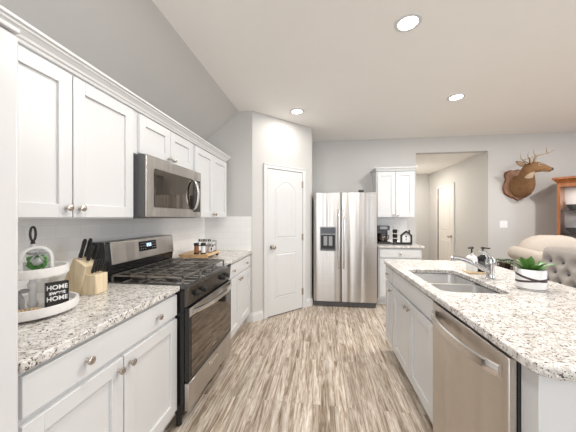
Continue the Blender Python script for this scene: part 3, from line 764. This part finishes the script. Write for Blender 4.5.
for k in range(90):
    a = rnd.uniform(0, 2 * PI); r = .026 + rnd.uniform(-.007, .007); cx, cz = r * math.cos(a), .055 + r * math.sin(a)
    b_ = a + PI / 2 + rnd.uniform(-.8, .8); ln = .011; wd_ = .0035; y = -.004 - rnd.uniform(0, .008)
    dx, dz = math.cos(b_) * ln, math.sin(b_) * ln; px, pz = -math.sin(b_) * wd_, math.cos(b_) * wd_
    wr_.add([(cx - dx, y, cz - dz), (cx + px, y - .003, cz + pz), (cx + dx, y, cz + dz), (cx - px, y + .001, cz - pz)], [(0, 1, 2, 3)])
wr_.tube([(.026 * math.cos(2 * PI * i / 20), -.004, .055 + .026 * math.sin(2 * PI * i / 20)) for i in range(20)], .004, 6, closed=True)
wr_.build('wreath', 'leafd', aw)
bw = MB()
for s in (-1, 1):
    bw.sphere((s * .016, -.012, .095), .016, .006, .008, 10, 6); bw.tube([(0, -.012, .093), (s * .012, -.013, .075), (s * .02, -.012, .06)], [.004, .004, .005], 6)
bw.sphere((0, -.014, .095), .006).build('bow', 'greyrib', aw, smooth=True)
# grey ribbon bow below, on the post of the tray
rb = MB()
rb.tube([(0, 0, .08), (.008, .004, .05), (.006, .002, .015), (.012, .006, .003)], [.008, .011, .013, .008], 8).tube([(0, 0, .08), (-.012, .004, .05), (-.012, .0, .02), (-.02, .004, .003)], [.008, .010, .012, .008], 8)
for s in (-1, 1): rb.sphere((s * .017, 0, .088), .018, .010, .010, 10, 6)
rbo = rb.build('ribbon', 'greyrib', smooth=True); rbo.location = (-1.272, .925, ZK + .0245); rbo.rotation_euler = (0, 0, math.radians(55))
tag(rbo, 'grey ribbon bow standing in the lower tray left of the black sign', 'ribbon')
# loop of wooden beads
m = MB()
for k in range(17):
    a = 2 * PI * k / 17; m.sphere((.040 * math.cos(a), .022 * math.sin(a), .0085), .0078, n=10, m=6)
bo = m.build('bead_garland', 'bead', smooth=True); bo.location = (-1.225, .925, ZK + .0245); bo.rotation_euler = (0, 0, math.radians(35))
tag(bo, 'loop of tan wooden beads lying at the front of the lower tray', 'beads')
# hanging little lantern / cup behind the sign
lc = MB().lathe([(.012, 0), (.017, .010), (.018, .035), (.015, .038)], n=16).tube([(.018, 0, .03), (.028, 0, .025), (.028, 0, .012), (.017, 0, .008)], .003, 6)
lco = lc.build('mug', 'greyrib', smooth=True); lco.location = (-1.25, 1.05, ZK + .0245)
tag(lco, 'tiny grey mug behind the black sign in the lower tray', 'mug')

# knife block: slanted block with two rows of black handles
kbk = thing('knife_block', 'light wood knife block full of black handled knives', 'knife block', (-1.345, 1.29, ZK), math.radians(8))
BW = .052
side = [(-.098, 0), (.022, 0), (.058, .155), (-.012, .205)]
MB().prism(side, -BW, BW, 'y').build('block', 'block', kbk, bevel=.003)
MB().prism([(.0235, 0), (.108, 0), (.108, .108), (.048, .112)], -BW + .004, BW - .004, 'y').build('front_block', 'block', kbk, bevel=.003)
def knife(base, dirv, ln, r, nm):
    b_ = Vector(base); d = Vector(dirv).normalized()
    k = thing('knife', nm, 'knife', tuple(b_), 0)
    MB().tube([d * -.03, d * -.001, d * .012], [r * .55, r * .6, r * .6], 8, flat=.45).build('blade', 'bright', k)
    MB().tube([d * .010, d * .02, d * ln * .5, d * ln * .85, d * ln], [r * .8, r, r * .85, r * 1.05, r * .75], 10, flat=.62).build('handle', 'blackm', k, smooth=True)
    return k
Rk = Matrix.Rotation(math.radians(8), 3, 'Z'); Kp = Vector((-1.345, 1.29, ZK))
for i, (lx, ly, lz) in enumerate(((.004, -.028, .194), (.004, .012, .194), (.032, -.008, .174), (.032, .032, .174))):
    k = knife(Kp + Rk @ Vector((lx, ly, lz)), Rk @ Vector((.10, .0, .34)), .118 if i < 2 else .10, .0125,
          ('black handled knife at the top of the block, nearer the tiered tray', 'black handled knife at the top of the block, nearer the range', 'black handled knife in the middle row, nearer the tray', 'black handled knife in the middle row, nearer the range')[i])
    k['group'] = 'knives in the block'
for i in range(4):
    k = knife(Kp + Rk @ Vector((.075, -.033 + .022 * i, .110)), Rk @ Vector((.10, .0, .34)), .085, .0095,
          ('first', 'second', 'third', 'fourth')[i] + ' black steak knife in the low front row, counted from the tray')
    k['group'] = 'steak knives in the front row'
# outlet on the tile behind the tray
ou = thing('outlet', 'white wall outlet on the backsplash behind the tray', 'outlet', (XL + .0085, 1.19, .99), PI / 2)
MB().box(-.035, .035, -.005, 0, 0, .114).build('plate', 'white', ou, bevel=.001)
for zz in (.025, .065): MB().box(-.016, .016, -.0065, -.005, zz, zz + .026).build('socket', 'whitem', ou)

# ---------------------------------------------------------------- riser with shakers beyond the range
rs = thing('wood_riser', 'light wood slatted riser with black feet on the counter past the range', 'riser', (-1.295, 2.615, ZK), math.radians(2))
m = MB()
for k in range(4): m.box(-.155 + .078 * k, -.155 + .078 * k + .076, -.168, .168, .028, .050)
m.build('board', 'riser', rs, bevel=.002)
for y in (-.158, .158): MB().box(-.15, .15, y - .008, y + .008, .012, .028).build('rail', 'riser', rs)
for x in (-.13, .13):
    for y in (-.145, .145): MB().lathe([(.013, 0), (.016, .012)], (x, y, 0), 12).build('foot', 'blackm', rs)
for i, (x, y, mt) in enumerate(((-1.272, 2.482, 'amber'), (-1.200, 2.488, 'white'))):
    sh = thing('shaker', ('amber filled shaker with a black cap on the riser, nearer the wall', 'white filled shaker with a black cap on the riser, nearer the aisle')[i], 'shaker', (x, y, ZK + .0503), 0, 'shakers on the riser')
    MB().lathe([(.026, 0), (.026, .014)], n=16).build('base', 'blackm', sh, smooth=True)
    MB().lathe([(.022, .0143), (.022, .085)], n=16).build('jar', mt, sh, smooth=True)
    MB().lathe([(.025, .0853), (.026, .108), (.020, .114)], n=16).build('cap', 'blackm', sh, smooth=True)
# black wire caddy with white canisters
cd = thing('wire_caddy', 'black wire caddy on the wooden riser behind the shakers', 'caddy', (-1.235, 2.66, ZK + .0503), 0)
m = MB()
for zz in (.004, .07, .115): m.tube([(-.075, -.055, zz), (.075, -.055, zz), (.075, .055, zz), (-.075, .055, zz)], .003, 6, closed=True)
for x in (-.075, 0, .075):
    for y in (-.055, .055): m.tube([(x, y, .002), (x, y, .115)], .003, 6)
m.build('wire_frame', 'blackm', cd)
m = MB()
for k in range(7): m.box(-.07 + .021 * k, -.07 + .021 * k + (.014, .009, .015, .012, .008, .014, .01)[k], -.060, -.0585, .118, .142)
m2 = MB().box(-.078, .078, -.0585, -.054, .112, .148).build('name_plate', 'whitem', cd); m.build('lettering', 'blackm', m2)
for i, (x, y) in enumerate(((-.036, .0), (.036, .0))):
    c_ = thing('canister', ('white canister in the wire caddy, nearer the wall', 'white canister with black pattern in the wire caddy, nearer the aisle')[i], 'canister', (-1.235 + x, 2.66 + y, ZK + .0506), 0, 'canisters in the caddy')
    MB().lathe([(.030, 0), (.031, .01), (.031, .098), (.026, .104)], n=20).build('jar', 'white', c_, smooth=True)
    if i:
        m = MB()
        for a0, z0, z1 in ((.0, .02, .05), (.6, .06, .09), (-.5, .055, .085), (-1.1, .02, .045), (-1.5, .06, .09)):
            L = []
            for j in range(5):
                a = a0 + .38 * j / 4; L.append([(.0312 * math.cos(a), .0312 * math.sin(a), z0), (.0318 * math.cos(a), .0318 * math.sin(a), z0), (.0318 * math.cos(a), .0318 * math.sin(a), z1), (.0312 * math.cos(a), .0312 * math.sin(a), z1)])
            m.loops(L)
        m.build('pattern', 'blackm', c_)

# ---------------------------------------------------------------- things on the back counter
cm = thing('coffee_maker', 'black coffee maker on the counter beside the refrigerator', 'coffee maker', (1.005, 4.38, ZK))
MB().box(-.105, .09, -.12, .13, 0, .035).box(-.105, .09, .02, .13, .035, .29).box(-.105, .09, -.12, .02, .215, .29).build('housing', 'black', cm, bevel=.008)
MB().lathe([(.045, .036), (.058, .06), (.060, .12), (.045, .15), (.048, .16)], (-.01, -.05, 0), 18).build('carafe', 'darkglass', cm, smooth=True)
MB().tube([(.045, -.055, .145), (.085, -.06, .135), (.085, -.06, .075), (.052, -.055, .06)], .007, 8).build('carafe_handle', 'blackm', cm, smooth=True)
MB().box(-.06, .05, -.123, -.1205, .235, .275).build('control_panel', 'grey', cm)
tr = thing('tray', 'thin black tray under the mug rack and house ornament', 'tray', (1.235, 4.24, ZK))
MB().box(-.13, .17, -.07, .07, 0, .010).box(-.13, .17, -.07, -.063, .010, .02).box(-.13, .17, .063, .07, .010, .02).build('plate', 'blackm', tr)
mr = thing('mug_rack', 'tall metal rack holding a column of dark mugs', 'rack', (1.155, 4.24, ZK + .0105))
MB().lathe([(.045, 0), (.045, .006), (.006, .010), (.005, .255), (.008, .265), (.002, .275)], (0, .03, 0), 14).build('stand', 'bright', mr, smooth=True)
for k in range(3):
    MB().tube([(0, .03, .085 + .075 * k), (0, -.005, .095 + .075 * k)], .003, 6).build('hook', 'bright', mr)
    g_ = thing('mug', ('dark mug at the bottom of the rack', 'dark mug in the middle of the rack', 'dark mug at the top of the rack')[k], 'mug', (1.155, 4.21, ZK + .0265 + .075 * k), 0, 'mugs on the rack')
    MB().lathe([(.028, 0), (.034, .008), (.036, .055), (.033, .058), (.031, .012), (.001, .010)], (0, -.01, 0), 18).build('cup', 'black', g_, smooth=True)
    MB().tube([(.034, -.01, .048), (.058, -.012, .045), (.058, -.012, .02), (.033, -.01, .016)], .005, 8).build('handle', 'bright', g_, smooth=True)
hs = thing('house_ornament', 'black house shaped frame with a white panel inside', 'ornament', (1.335, 4.235, ZK + .0105))
def house(w, h, r): return [(-w, 0), (w, 0), (w, h), (0, h + r), (-w, h)]
o_ = house(.085, .135, .07); i_ = [(-.065, .02), (.065, .02), (.065, .125), (0, .178), (-.065, .125)]; k = 5
m = MB(); m.add([(x, -.02, zz) for x, zz in o_] + [(x, -.02, zz) for x, zz in i_] + [(x, .02, zz) for x, zz in o_] + [(x, .02, zz) for x, zz in i_],
      [f for j in range(k) for q_ in [(j + 1) % k] for f in ((j, q_, k + q_, k + j), (2 * k + j, 3 * k + j, 3 * k + q_, 2 * k + q_), (j, 2 * k + j, 2 * k + q_, q_), (k + j, k + q_, 3 * k + q_, 3 * k + j))])
m.box(.035, .055, -.012, .012, .165, .215); m.build('frame', 'blackm', hs)
pb = MB().prism(i_, .004, .012, 'y').build('panel', 'whitem', hs)
MB().lathe([(.012, .0), (.012, .003)], (0, .004, .115), 12, 'y').lathe([(.008, .0), (.008, .003)], (0, .004, .06), 12, 'y').box(-.002, .002, .001, .004, .06, .115).build('key_motif', 'blackm', pb)

# ---------------------------------------------------------------- island top things
pl = thing('potted_plant', 'green leafy plant in a white striped pot on the island', 'potted plant', (1.245, 1.70, ZK))
m = MB().lathe([(.062, 0), (.067, .004), (.069, .010), (.070, .118), (.067, .122), (.063, .120), (.061, .104)], n=40, cap1=False)
m.build('pot', 'white', pl, smooth=True)
MB().lathe([(.061, .102), (.04, .106), (.001, .107)], n=24).build('soil', 'soil', pl, smooth=True)
for amp, ph, zc, hgt in ((.019, -.52, .078, .0062), (.011, -4.19, .058, .0060)):
    L = []
    for j in range(41):
        a = 2 * PI * j / 40; zz = zc + amp * math.sin(a + ph)
        ca, sa = math.cos(a), math.sin(a); L.append([(.0692 * ca, .0692 * sa, zz - hgt), (.071 * ca, .071 * sa, zz - hgt), (.071 * ca, .071 * sa, zz + hgt), (.0697 * ca, .0697 * sa, zz + hgt)])
    MB().loops(L).build('swirl_stripe', 'stripe', pl)
MB().lathe([(.0675, .0085), (.0698, .0088), (.0698, .0115), (.0675, .012)], n=40).build('base_stripe', 'stripe', pl, smooth=True)
rnd = random.Random(11)
def leaf(m, base, az, el, ln, wd_, droop):
    n = 7; L = []
    for i in range(n):
        t = i / (n - 1); r = ln * t
        zz = r * math.sin(el) - droop * t * t * ln; rr = r * math.cos(el)
        c = Vector((base[0] + rr * math.cos(az), base[1] + rr * math.sin(az), base[2] + zz))
        w_ = wd_ * (math.sin(PI * min(1, t * .93 + .07)) ** .75) + .0008
        s_v = Vector((-math.sin(az), math.cos(az), 0)) * w_
        L.append([c - s_v, c + Vector((0, 0, -w_ * .35)), c + s_v, c + Vector((0, 0, -w_ * .35 - .0012))])
    m.loops(L)
for i, (az, el, ln, w_, dr_) in enumerate([(3.0, .55, .21, .022, .55), (3.5, .9, .14, .024, .4), (2.6, .95, .13, .024, .3), (4.4, .7, .11, .026, .5), (5.1, .8, .12, .026, .5), (5.9, .55, .14, .026, .45),
                                        (.3, .65, .13, .025, .5), (1.2, .8, .11, .024, .4), (2.0, .8, .12, .024, .5), (3.9, 1.15, .10, .022, .2), (.9, 1.2, .10, .022, .2), (5.5, 1.1, .10, .022, .3), (3.2, .3, .17, .018, .25), (4.8, .45, .10, .02, .5)]):
    m = MB(); leaf(m, (.02 * math.cos(az), .02 * math.sin(az), .104), az, min(1.35, el + .28), ln * 1.08, w_ * .74, dr_ * .8); m.build('leaf', 'leaf', pl, smooth=True)
# soap bottles on a small wooden tray
st = thing('wooden_tray', 'small tan wooden tray under the soap bottles by the faucet', 'tray', (1.195, 2.14, ZK))
MB().box(-.085, .085, -.05, .05, 0, .012).build('board', 'tan', st, bevel=.003)
for i, (x, mt, lb) in enumerate(((1.157, 'white', 'white soap pump bottle on the wooden tray'), (1.236, 'black', 'black soap pump bottle on the wooden tray beside the faucet'))):
    sb = thing('soap_bottle', lb, 'soap dispenser', (x, 2.14, ZK + .0123), 0, 'soap bottles')
    MB().lathe([(.036, 0), (.039, .004), (.039, .095), (.034, .112), (.018, .122), (.015, .128)], n=22).build('bottle', mt, sb, smooth=True)
    MB().lathe([(.0155, .1283), (.0155, .142), (.010, .144)], n=16).build('collar', 'bright', sb, smooth=True)
    pu = MB().lathe([(.005, .144), (.005, .172), (.013, .174), (.013, .186), (.006, .189)], n=14).box(-.008, .008, -.045, .0, .176, .185)
    po = pu.build('pump', 'blackm', sb, smooth=True); po.rotation_euler = (0, 0, (-.9, .9)[i])
    MB().lathe([(.0393, .03), (.0397, .032), (.0397, .078), (.0393, .08)], n=22).build('label_band', ('white', 'darkgrey')[i], sb, smooth=True)

# ---------------------------------------------------------------- wall things
sw = thing('light_switch', 'white double rocker switch plate on the wall below the deer mount', 'light switch', (2.985, YB - .0005, 1.225))
MB().box(-.058, .058, -.006, 0, -.058, .058).build('plate', 'white', sw, bevel=.002)
for x in (-.023, .023): MB().box(x - .016, x + .016, -.009, -.006, -.033, .033).build('rocker', 'whitem', sw, bevel=.001)

# deer shoulder mount
dm = thing('deer_mount', 'antlered deer head mount on a dark wooden shield plaque', 'taxidermy', (3.19, YB, 1.88))
shp = [(0, .245), (.06, .225), (.12, .232), (.185, .20), (.205, .15), (.185, .08), (.215, 0), (.225, -.08), (.20, -.16), (.13, -.21), (.06, -.235), (0, -.275)]
shp = shp + [(-x, zz) for x, zz in reversed(shp[1:-1])]
def sscale(s, y): return [(x * s, y, zz * s) for x, zz in shp]
pq = MB().loops([sscale(1, -.001), sscale(1, -.016), sscale(.95, -.026)]).build('plaque', 'plaque', dm)
MB().loops([sscale(.93, -.0262), sscale(.86, -.032), sscale(.84, -.030)]).build('plaque_bevel', 'plaque_in', pq)
def loft(spine, rad, n=20):
    L = []
    P = [Vector(p) for p in spine]
    for i, p in enumerate(P):
        t = (P[min(i + 1, len(P) - 1)] - P[max(i - 1, 0)]).normalized()
        up = Vector((0, 0, 1)); 
        if abs(t.z) > .97: up = Vector((1, 0, 0))
        s_ = t.cross(up).normalized(); u_ = s_.cross(t).normalized()
        a, b_ = rad[i]
        L.append([p + s_ * a * math.cos(2 * PI * k / n) + u_ * b_ * math.sin(2 * PI * k / n) for k in range(n)])
    return L
spine = [(0, -.028, -.045), (0, -.07, -.045), (0, -.125, -.03), (-.015, -.18, .01), (-.04, -.24, .07), (-.072, -.30, .125), (-.085, -.345, .175), (-.060, -.378, .208), (-.005, -.395, .212), (.05, -.405, .196), (.10, -.412, .178), (.142, -.418, .164), (.166, -.42, .158)]
rad = [(.145, .165), (.160, .185), (.155, .180), (.130, .155), (.104, .125), (.088, .108), (.080, .102), (.074, .092), (.067, .082), (.054, .064), (.042, .048), (.038, .042), (.022, .026)]
L = loft(spine, rad); nb = len(L[0])
bd = MB().loops(L)
for i, f in enumerate(bd.f):
    if len(f) != 4: continue
    c = sum((Vector(bd.v[k]) for k in f), Vector()) / 4
    seg, k = divmod(i, nb)
    if 5 <= seg <= 6 and 13 <= k <= 16: bd.mi[i] = 1       # white throat patch
    if seg in (9, 10) and 13 <= k <= 16: bd.mi[i] = 1       # white chin
db = bd.build('body', ['fur', 'furw'], dm, smooth=80, sub=2)
# ears: hollow leaves either side of the skull
for sgn in (-1, 1):
    base = Vector((-.085, -.355 + sgn * .052, .245)); d = Vector((-.62, sgn * .52, .60)).normalized(); sd = Vector((.3, sgn * -.2, .9)); sd = (sd - d * sd.dot(d)).normalized(); nr = d.cross(sd)
    if nr.dot(Vector((.6, -.8, 0))) < 0: nr = -nr
    L = []
    for i in range(7):
        t = i / 6; w_ = .043 * math.sin(PI * (.18 + .80 * t)) ** .8; c = base + d * .15 * t
        L.append([c - sd * w_, c - nr * .012 * math.sin(PI * t) - sd * w_ * .4, c - nr * .014 * math.sin(PI * t) + sd * w_ * .4, c + sd * w_, c + sd * w_ * .4 - nr * .006, c - sd * w_ * .4 - nr * .006])
    e = MB().loops(L)
    eo = e.build('ear', 'furd', dm, smooth=80, sub=1)
    inn = MB().loops([[c + nr * .003 for c in (lp[0] * .8 + lp[3] * .2, lp[0] * .2 + lp[3] * .8)] + [c + nr * .0045 for c in (lp[0] * .2 + lp[3] * .8, lp[0] * .8 + lp[3] * .2)] for lp in [[Vector(p) for p in q_] for q_ in L[1:6]]])
    inn.build('inner_ear', 'ear_in', eo)
    ex = MB().sphere((-.010, -.393 + sgn * .066, .234), .016, .010, .013).build('eye', 'nose', dm, smooth=True)
    MB().sphere((-.008, -.393 + sgn * .061, .234), .025, .010, .020).build('eye_ring', 'furw', ex, smooth=True)
MB().sphere((.160, -.419, .168), .027, .033, .026).build('nose', 'nose', dm, smooth=True)
def cr(pts, n=5):
    P = [Vector(p) for p in pts]; P = [P[0] * 2 - P[1]] + P + [P[-1] * 2 - P[-2]]; o = []
    for i in range(1, len(P) - 2):
        for k in range(n):
            t = k / n; a, b_, c, d = P[i - 1:i + 3]
            o.append(.5 * (2 * b_ + (c - a) * t + (2 * a - 5 * b_ + 4 * c - d) * t * t + (3 * b_ - a - 3 * c + d) * t ** 3))
    return o + [P[-2]]
def branch(m, pts, r0, r1):
    q_ = cr(pts); m.tube(q_, [r0 + (r1 - r0) * i / (len(q_) - 1) for i in range(len(q_))], 8)
for sgn in (-1, 1):
    y0 = -.37; m = MB()
    S = lambda x, y, zz: (x - .035, y0 + sgn * y, zz - .022)
    branch(m, [S(.0, .028, .285), S(-.045, .07, .325), S(-.055, .12, .365), S(.0, .16, .385), S(.08, .165, .405), S(.165, .14, .455)], .011, .003)
    branch(m, [S(-.025, .05, .31), S(-.005, .055, .345), S(.0, .055, .375)], .007, .002)
    branch(m, [S(-.055, .12, .36), S(-.085, .125, .41), S(-.09, .12, .47)], .0075, .002)
    branch(m, [S(.055, .167, .40), S(.045, .165, .45), S(.055, .16, .495)], .0075, .002)
    m.lathe([(.015, 0), (.016, .010), (.011, .02)], S(.0, .026, .272), 10)
    m.build('antler', 'antler', dm, smooth=True)

# ---------------------------------------------------------------- dining side furniture
ch = thing('bar_stool', 'grey button tufted bar stool tucked behind the island', 'bar stool', (1.84, 2.23, 0))
# backrest: faces -X, leans back, rounded top corners, dimples at the buttons
btn = [(-.17, .98), (-.06, .98), (.06, .98), (.17, .98), (-.115, .90), (0, .90), (.115, .90), (-.17, .82), (-.06, .82), (.06, .82), (.17, .82)]
BWd, Z0b, Z1b = .262, .64, 1.105
def prof_w(v):
    if v < .86: return BWd
    t = (v - .86) / .14; return BWd - .045 * (1 - math.sqrt(max(0, 1 - t * t)))
def bx(v): return .03 + .07 * v
nu, nv = 44, 40
F_, B_ = [], []
for j in range(nv + 1):
    v = j / nv; w_ = prof_w(v)
    for i in range(nu + 1):
        u = -1 + 2 * i / nu; y = u * w_; zz = Z0b + (Z1b - Z0b) * v - .012 * abs(u) ** 2 * v
        e = min(1, min((1 - abs(u)) * w_, (1 - v) * (Z1b - Z0b)) / .05); puff = .03 * math.sin(PI / 2 * max(0, e))
        dim = sum(.034 * math.exp(-((y - a) ** 2 + (zz - b_) ** 2) / .0011) for a, b_ in btn)
        ridge = 0
        F_.append((bx(v) - .01 - puff + dim, y, zz)); B_.append((bx(v) + .075, y, zz))
m = MB(); k = nu + 1; N = len(F_); fs = []
for j in range(nv):
    for i in range(nu):
        a = j * k + i; fs.append((a, a + 1, a + k + 1, a + k)); fs.append((N + a, N + a + k, N + a + k + 1, N + a + 1))
bd_ = [i for i in range(k)] + [j * k + nu for j in range(1, nv + 1)] + [nv * k + i for i in range(nu - 1, -1, -1)] + [j * k for j in range(nv - 1, 0, -1)]
for a, b_ in zip(bd_, bd_[1:] + bd_[:1]): fs.append((a, N + a, N + b_, b_))
m.add(F_ + B_, fs); bk = m.build('backrest', 'fabric', ch, smooth=60)
for a, b_ in btn:
    v = (b_ - Z0b) / (Z1b - Z0b); MB().sphere((bx(v) - .012, a, b_), .009, .013, .013, 10, 6).build('button', 'darkgrey', bk, smooth=True)
MB().box(-.24, .10, -.25, .25, .60, .70).build('seat', 'fabric', ch, bevel=.025, seg=3)
for x in (-.2, .10):
    for y in (-.21, .21): MB().tube([(x, y, .60), (x + (.03 if x > 0 else -.02), y, 0)], [.02, .014], 8).build('leg', 'legwood', ch)
m = MB().tube([(-.213, -.21, .22), (-.213, .21, .22)], .01, 8).build('footrest', 'legwood', ch)
# cream armchair
ac = thing('armchair', 'cream upholstered armchair with rounded back beside the china cabinet', 'armchair', (2.93, 3.42, 0))
def cushion(m, x0, x1, y0, y1, z0, z1, r, p=4):
    cx, cy, cz = (x0 + x1) / 2, (y0 + y1) / 2, (z0 + z1) / 2; n, q_ = 28, 16; L = []
    sg_ = lambda t, e: math.copysign(abs(t) ** e, t)
    for i in range(1, q_):
        ph = -PI / 2 + PI * i / q_
        L.append([(cx + (x1 - x0) / 2 * sg_(math.cos(ph), r) * sg_(math.cos(2 * PI * k / n), r), cy + (y1 - y0) / 2 * sg_(math.cos(ph), r) * sg_(math.sin(2 * PI * k / n), r), cz + (z1 - z0) / 2 * sg_(math.sin(ph), r)) for k in range(n)])
    m.loops(L)
m = MB(); cushion(m, -.40, .42, .10, .44, .28, 1.115, .72); m.build('backrest', 'cream', ac, smooth=80)
for s in (-1, 1):
    m = MB(); m.box(s * .35 - .06, s * .35 + .06, -.38, .30, .12, .78)
    ao = m.build('armrest', 'cream', ac, bevel=.04, seg=4)
    m = MB().tube([(s * .385, -.40, .845), (s * .385, -.38, .845), (s * .385, .0, .858), (s * .385, .32, .875), (s * .385, .34, .875)], [.06, .085, .085, .085, .06], 18)
    m.build('arm_roll', 'cream', ao, smooth=True)
m = MB(); cushion(m, -.30, .30, -.40, .20, .30, .56, .4); m.build('seat_cushion', 'cream', ac, smooth=80)
MB().box(-.33, .33, -.36, .34, .1225, .36).build('base', 'cream', ac, bevel=.02)
for x in (-.3, .3):
    for y in (-.3, .3): MB().lathe([(.02, 0), (.028, .122)], (x, y, 0), 10).build('leg', 'legwood', ac)
# end table with a dark basket
et = thing('end_table', 'dark wooden end table beside the cream armchair', 'table', (2.62, 4.05, 0))
MB().box(-.19, .19, -.19, .19, .56, .59).build('tabletop', 'legwood', et, bevel=.004)
for x in (-.16, .16):
    for y in (-.16, .16): MB().box(x - .018, x + .018, y - .018, y + .018, 0, .56).build('leg', 'legwood', et)
MB().box(-.16, .16, -.16, .16, .18, .20).build('shelf', 'legwood', et)
bk_ = thing('basket', 'dark wire basket on the end table behind the island plant', 'basket', (2.62, 4.03, .5905))
m = MB()
for zz, w_ in ((.004, .065), (.05, .075), (.095, .08), (.14, .085)): m.tube(rrect(-w_, w_, -w_ * .8, w_ * .8, .03, zz, 3), .006, 6, closed=True)
for k in range(10):
    a = 2 * PI * k / 10; c_, s_ = math.cos(a), math.sin(a); q_ = max(abs(c_), abs(s_)); m.tube([(c_ / q_ * .062, s_ / q_ * .05, .003), (c_ / q_ * .083, s_ / q_ * .066, .14)], .004, 6)
m.box(-.06, .06, -.047, .047, .004, .01); m.build('wire_body', 'blackm', bk_)
m = MB(); cushion(m, -.056, .056, -.044, .044, .0102, .115, .5); tag(m.build('folded_cloth', 'legwood', smooth=80), 'dark folded cloth inside the wire basket', 'cloth').location = (2.62, 4.03, .5905)
# china cabinet
CA = math.radians(-47)
CO = Vector((3.44, 4.23, 0)) + Matrix.Rotation(CA, 3, 'Z') @ Vector((0, .42, 0))
cc = thing('china_cabinet', 'orange brown wooden china cabinet with glass doors', 'china cabinet', tuple(CO), CA)
CW, CD = 1.10, .40
MB().box(.0, CW, -CD, 0, .0, .80).build('lower_body', 'cherry', cc, bevel=.004)
MB().box(0, .03, -CD, 0, .80, 1.84).box(CW - .03, CW, -CD, 0, .80, 1.84).box(.03, CW - .03, -CD, 0, 1.81, 1.84).build('carcass', 'cherry', cc)
MB().box(.03, CW - .03, -.018, 0, .80, 1.81).build('back_panel', 'whitem', cc)
ZS = (.802, 1.10, 1.445)
for zz in ZS[1:]: MB().box(.031, CW - .031, -CD + .03, -.019, zz - .008, zz).build('shelf', 'glass', cc)
L = []
for o, zz in ((.0, 1.8402), (.008, 1.855), (.03, 1.885), (.045, 1.895), (.045, 1.925)): L.append([(-o, -CD - .018 - o, zz), (CW + o, -CD - .018 - o, zz), (CW + o, 0, zz), (-o, 0, zz)])
MB().loops(L).build('crown_moulding', 'cherry', cc)
dwid = CW / 4
for k in range(4):
    x0 = dwid * k + .002; x1 = dwid * (k + 1) - .002; s = .034
    d_ = MB().box(x0, x0 + s, -CD - .02, -CD - .001, .82, 1.835).box(x1 - s, x1, -CD - .02, -CD - .001, .82, 1.835).box(x0 + s, x1 - s, -CD - .02, -CD - .001, .82, .87).box(x0 + s, x1 - s, -CD - .02, -CD - .001, 1.785, 1.835).build('door', 'cherry', cc, bevel=.002)
    MB().box(x0 + s - .002, x1 - s + .002, -CD - .012, -CD - .008, .868, 1.787).build('glass_pane', 'glass', d_)
    MB().box(x0 + .02, x1 - .02, -CD - .016, -CD - .001, .12, .74).build('lower_door', 'cherry', cc, bevel=.004)
pk = bpy.data.lights.new('added_cabinet_light', 'AREA'); pk.size = .12; pk.energy = 1.3; pk.color = (1, .95, .88)  # lamp added to brighten the cabinet's inside
po_ = bpy.data.objects.new('added_cabinet_light', pk); C.objects.link(po_); po_.location = CO + Matrix.Rotation(CA, 3, 'Z') @ Vector((.275, -.24, 1.800))
MB().lathe([(.04, 0), (.04, -.007)], (.275, -.24, 1.8095), 16).build('added_puck_light', 'trim', cc, smooth=True)  # housing made up for the added cabinet lamp
# china on its shelves
def china(kind, lx, ly, zz, lb):
    o = CO + Matrix.Rotation(CA, 3, 'Z') @ Vector((lx, ly, zz + .0006))
    if kind == 'bowl': m = MB().lathe([(.03, 0), (.034, .008), (.075, .055), (.085, .085), (.080, .085), (.06, .045), (.001, .02)], n=22); mt = 'china'
    elif kind == 'plate': m = MB().lathe([(.004, -.010), (.06, -.008), (.10, .0), (.10, .006), (.06, -.003), (.002, -.004)], (0, 0, .1005), 26, 'y'); mt = 'white'
    elif kind == 'teapot': m = MB().lathe([(.04, 0), (.075, .03), (.080, .06), (.055, .10), (.03, .11), (.032, .118), (.006, .13), (.010, .142), (.002, .148)], n=20).tube([(.07, 0, .05), (.105, 0, .075), (.125, 0, .105)], [.014, .010, .008], 8).tube([(-.07, 0, .085), (-.115, 0, .085), (-.115, 0, .04), (-.075, 0, .03)], .007, 8); mt = 'china'
    else: m = MB().lathe([(.03, 0), (.04, .02), (.05, .08), (.03, .14), (.022, .17), (.034, .19), (.03, .19), (.02, .17)], n=18); mt = 'white'
    ob = m.build(kind, mt, smooth=True); ob.location = o; ob.rotation_euler = (0, 0, CA); tag(ob, lb, kind); return ob
rows = ('lower', 'middle', 'upper')
for r_, zz in enumerate(ZS):
    sh_ = rows[r_] + ' shelf of the china cabinet'
    china('bowl', .145, -.22, zz, 'dark grey bowl on the %s by the first glass door' % sh_)
    china('plate', .15, -.06, zz, 'white plate leaning at the back of the %s, first door' % sh_)
    china('teapot', .41, -.20, zz, 'dark grey teapot on the %s behind the second door' % sh_)
    china('vase', .66, -.18, zz, 'white vase on the %s behind the third door' % sh_)
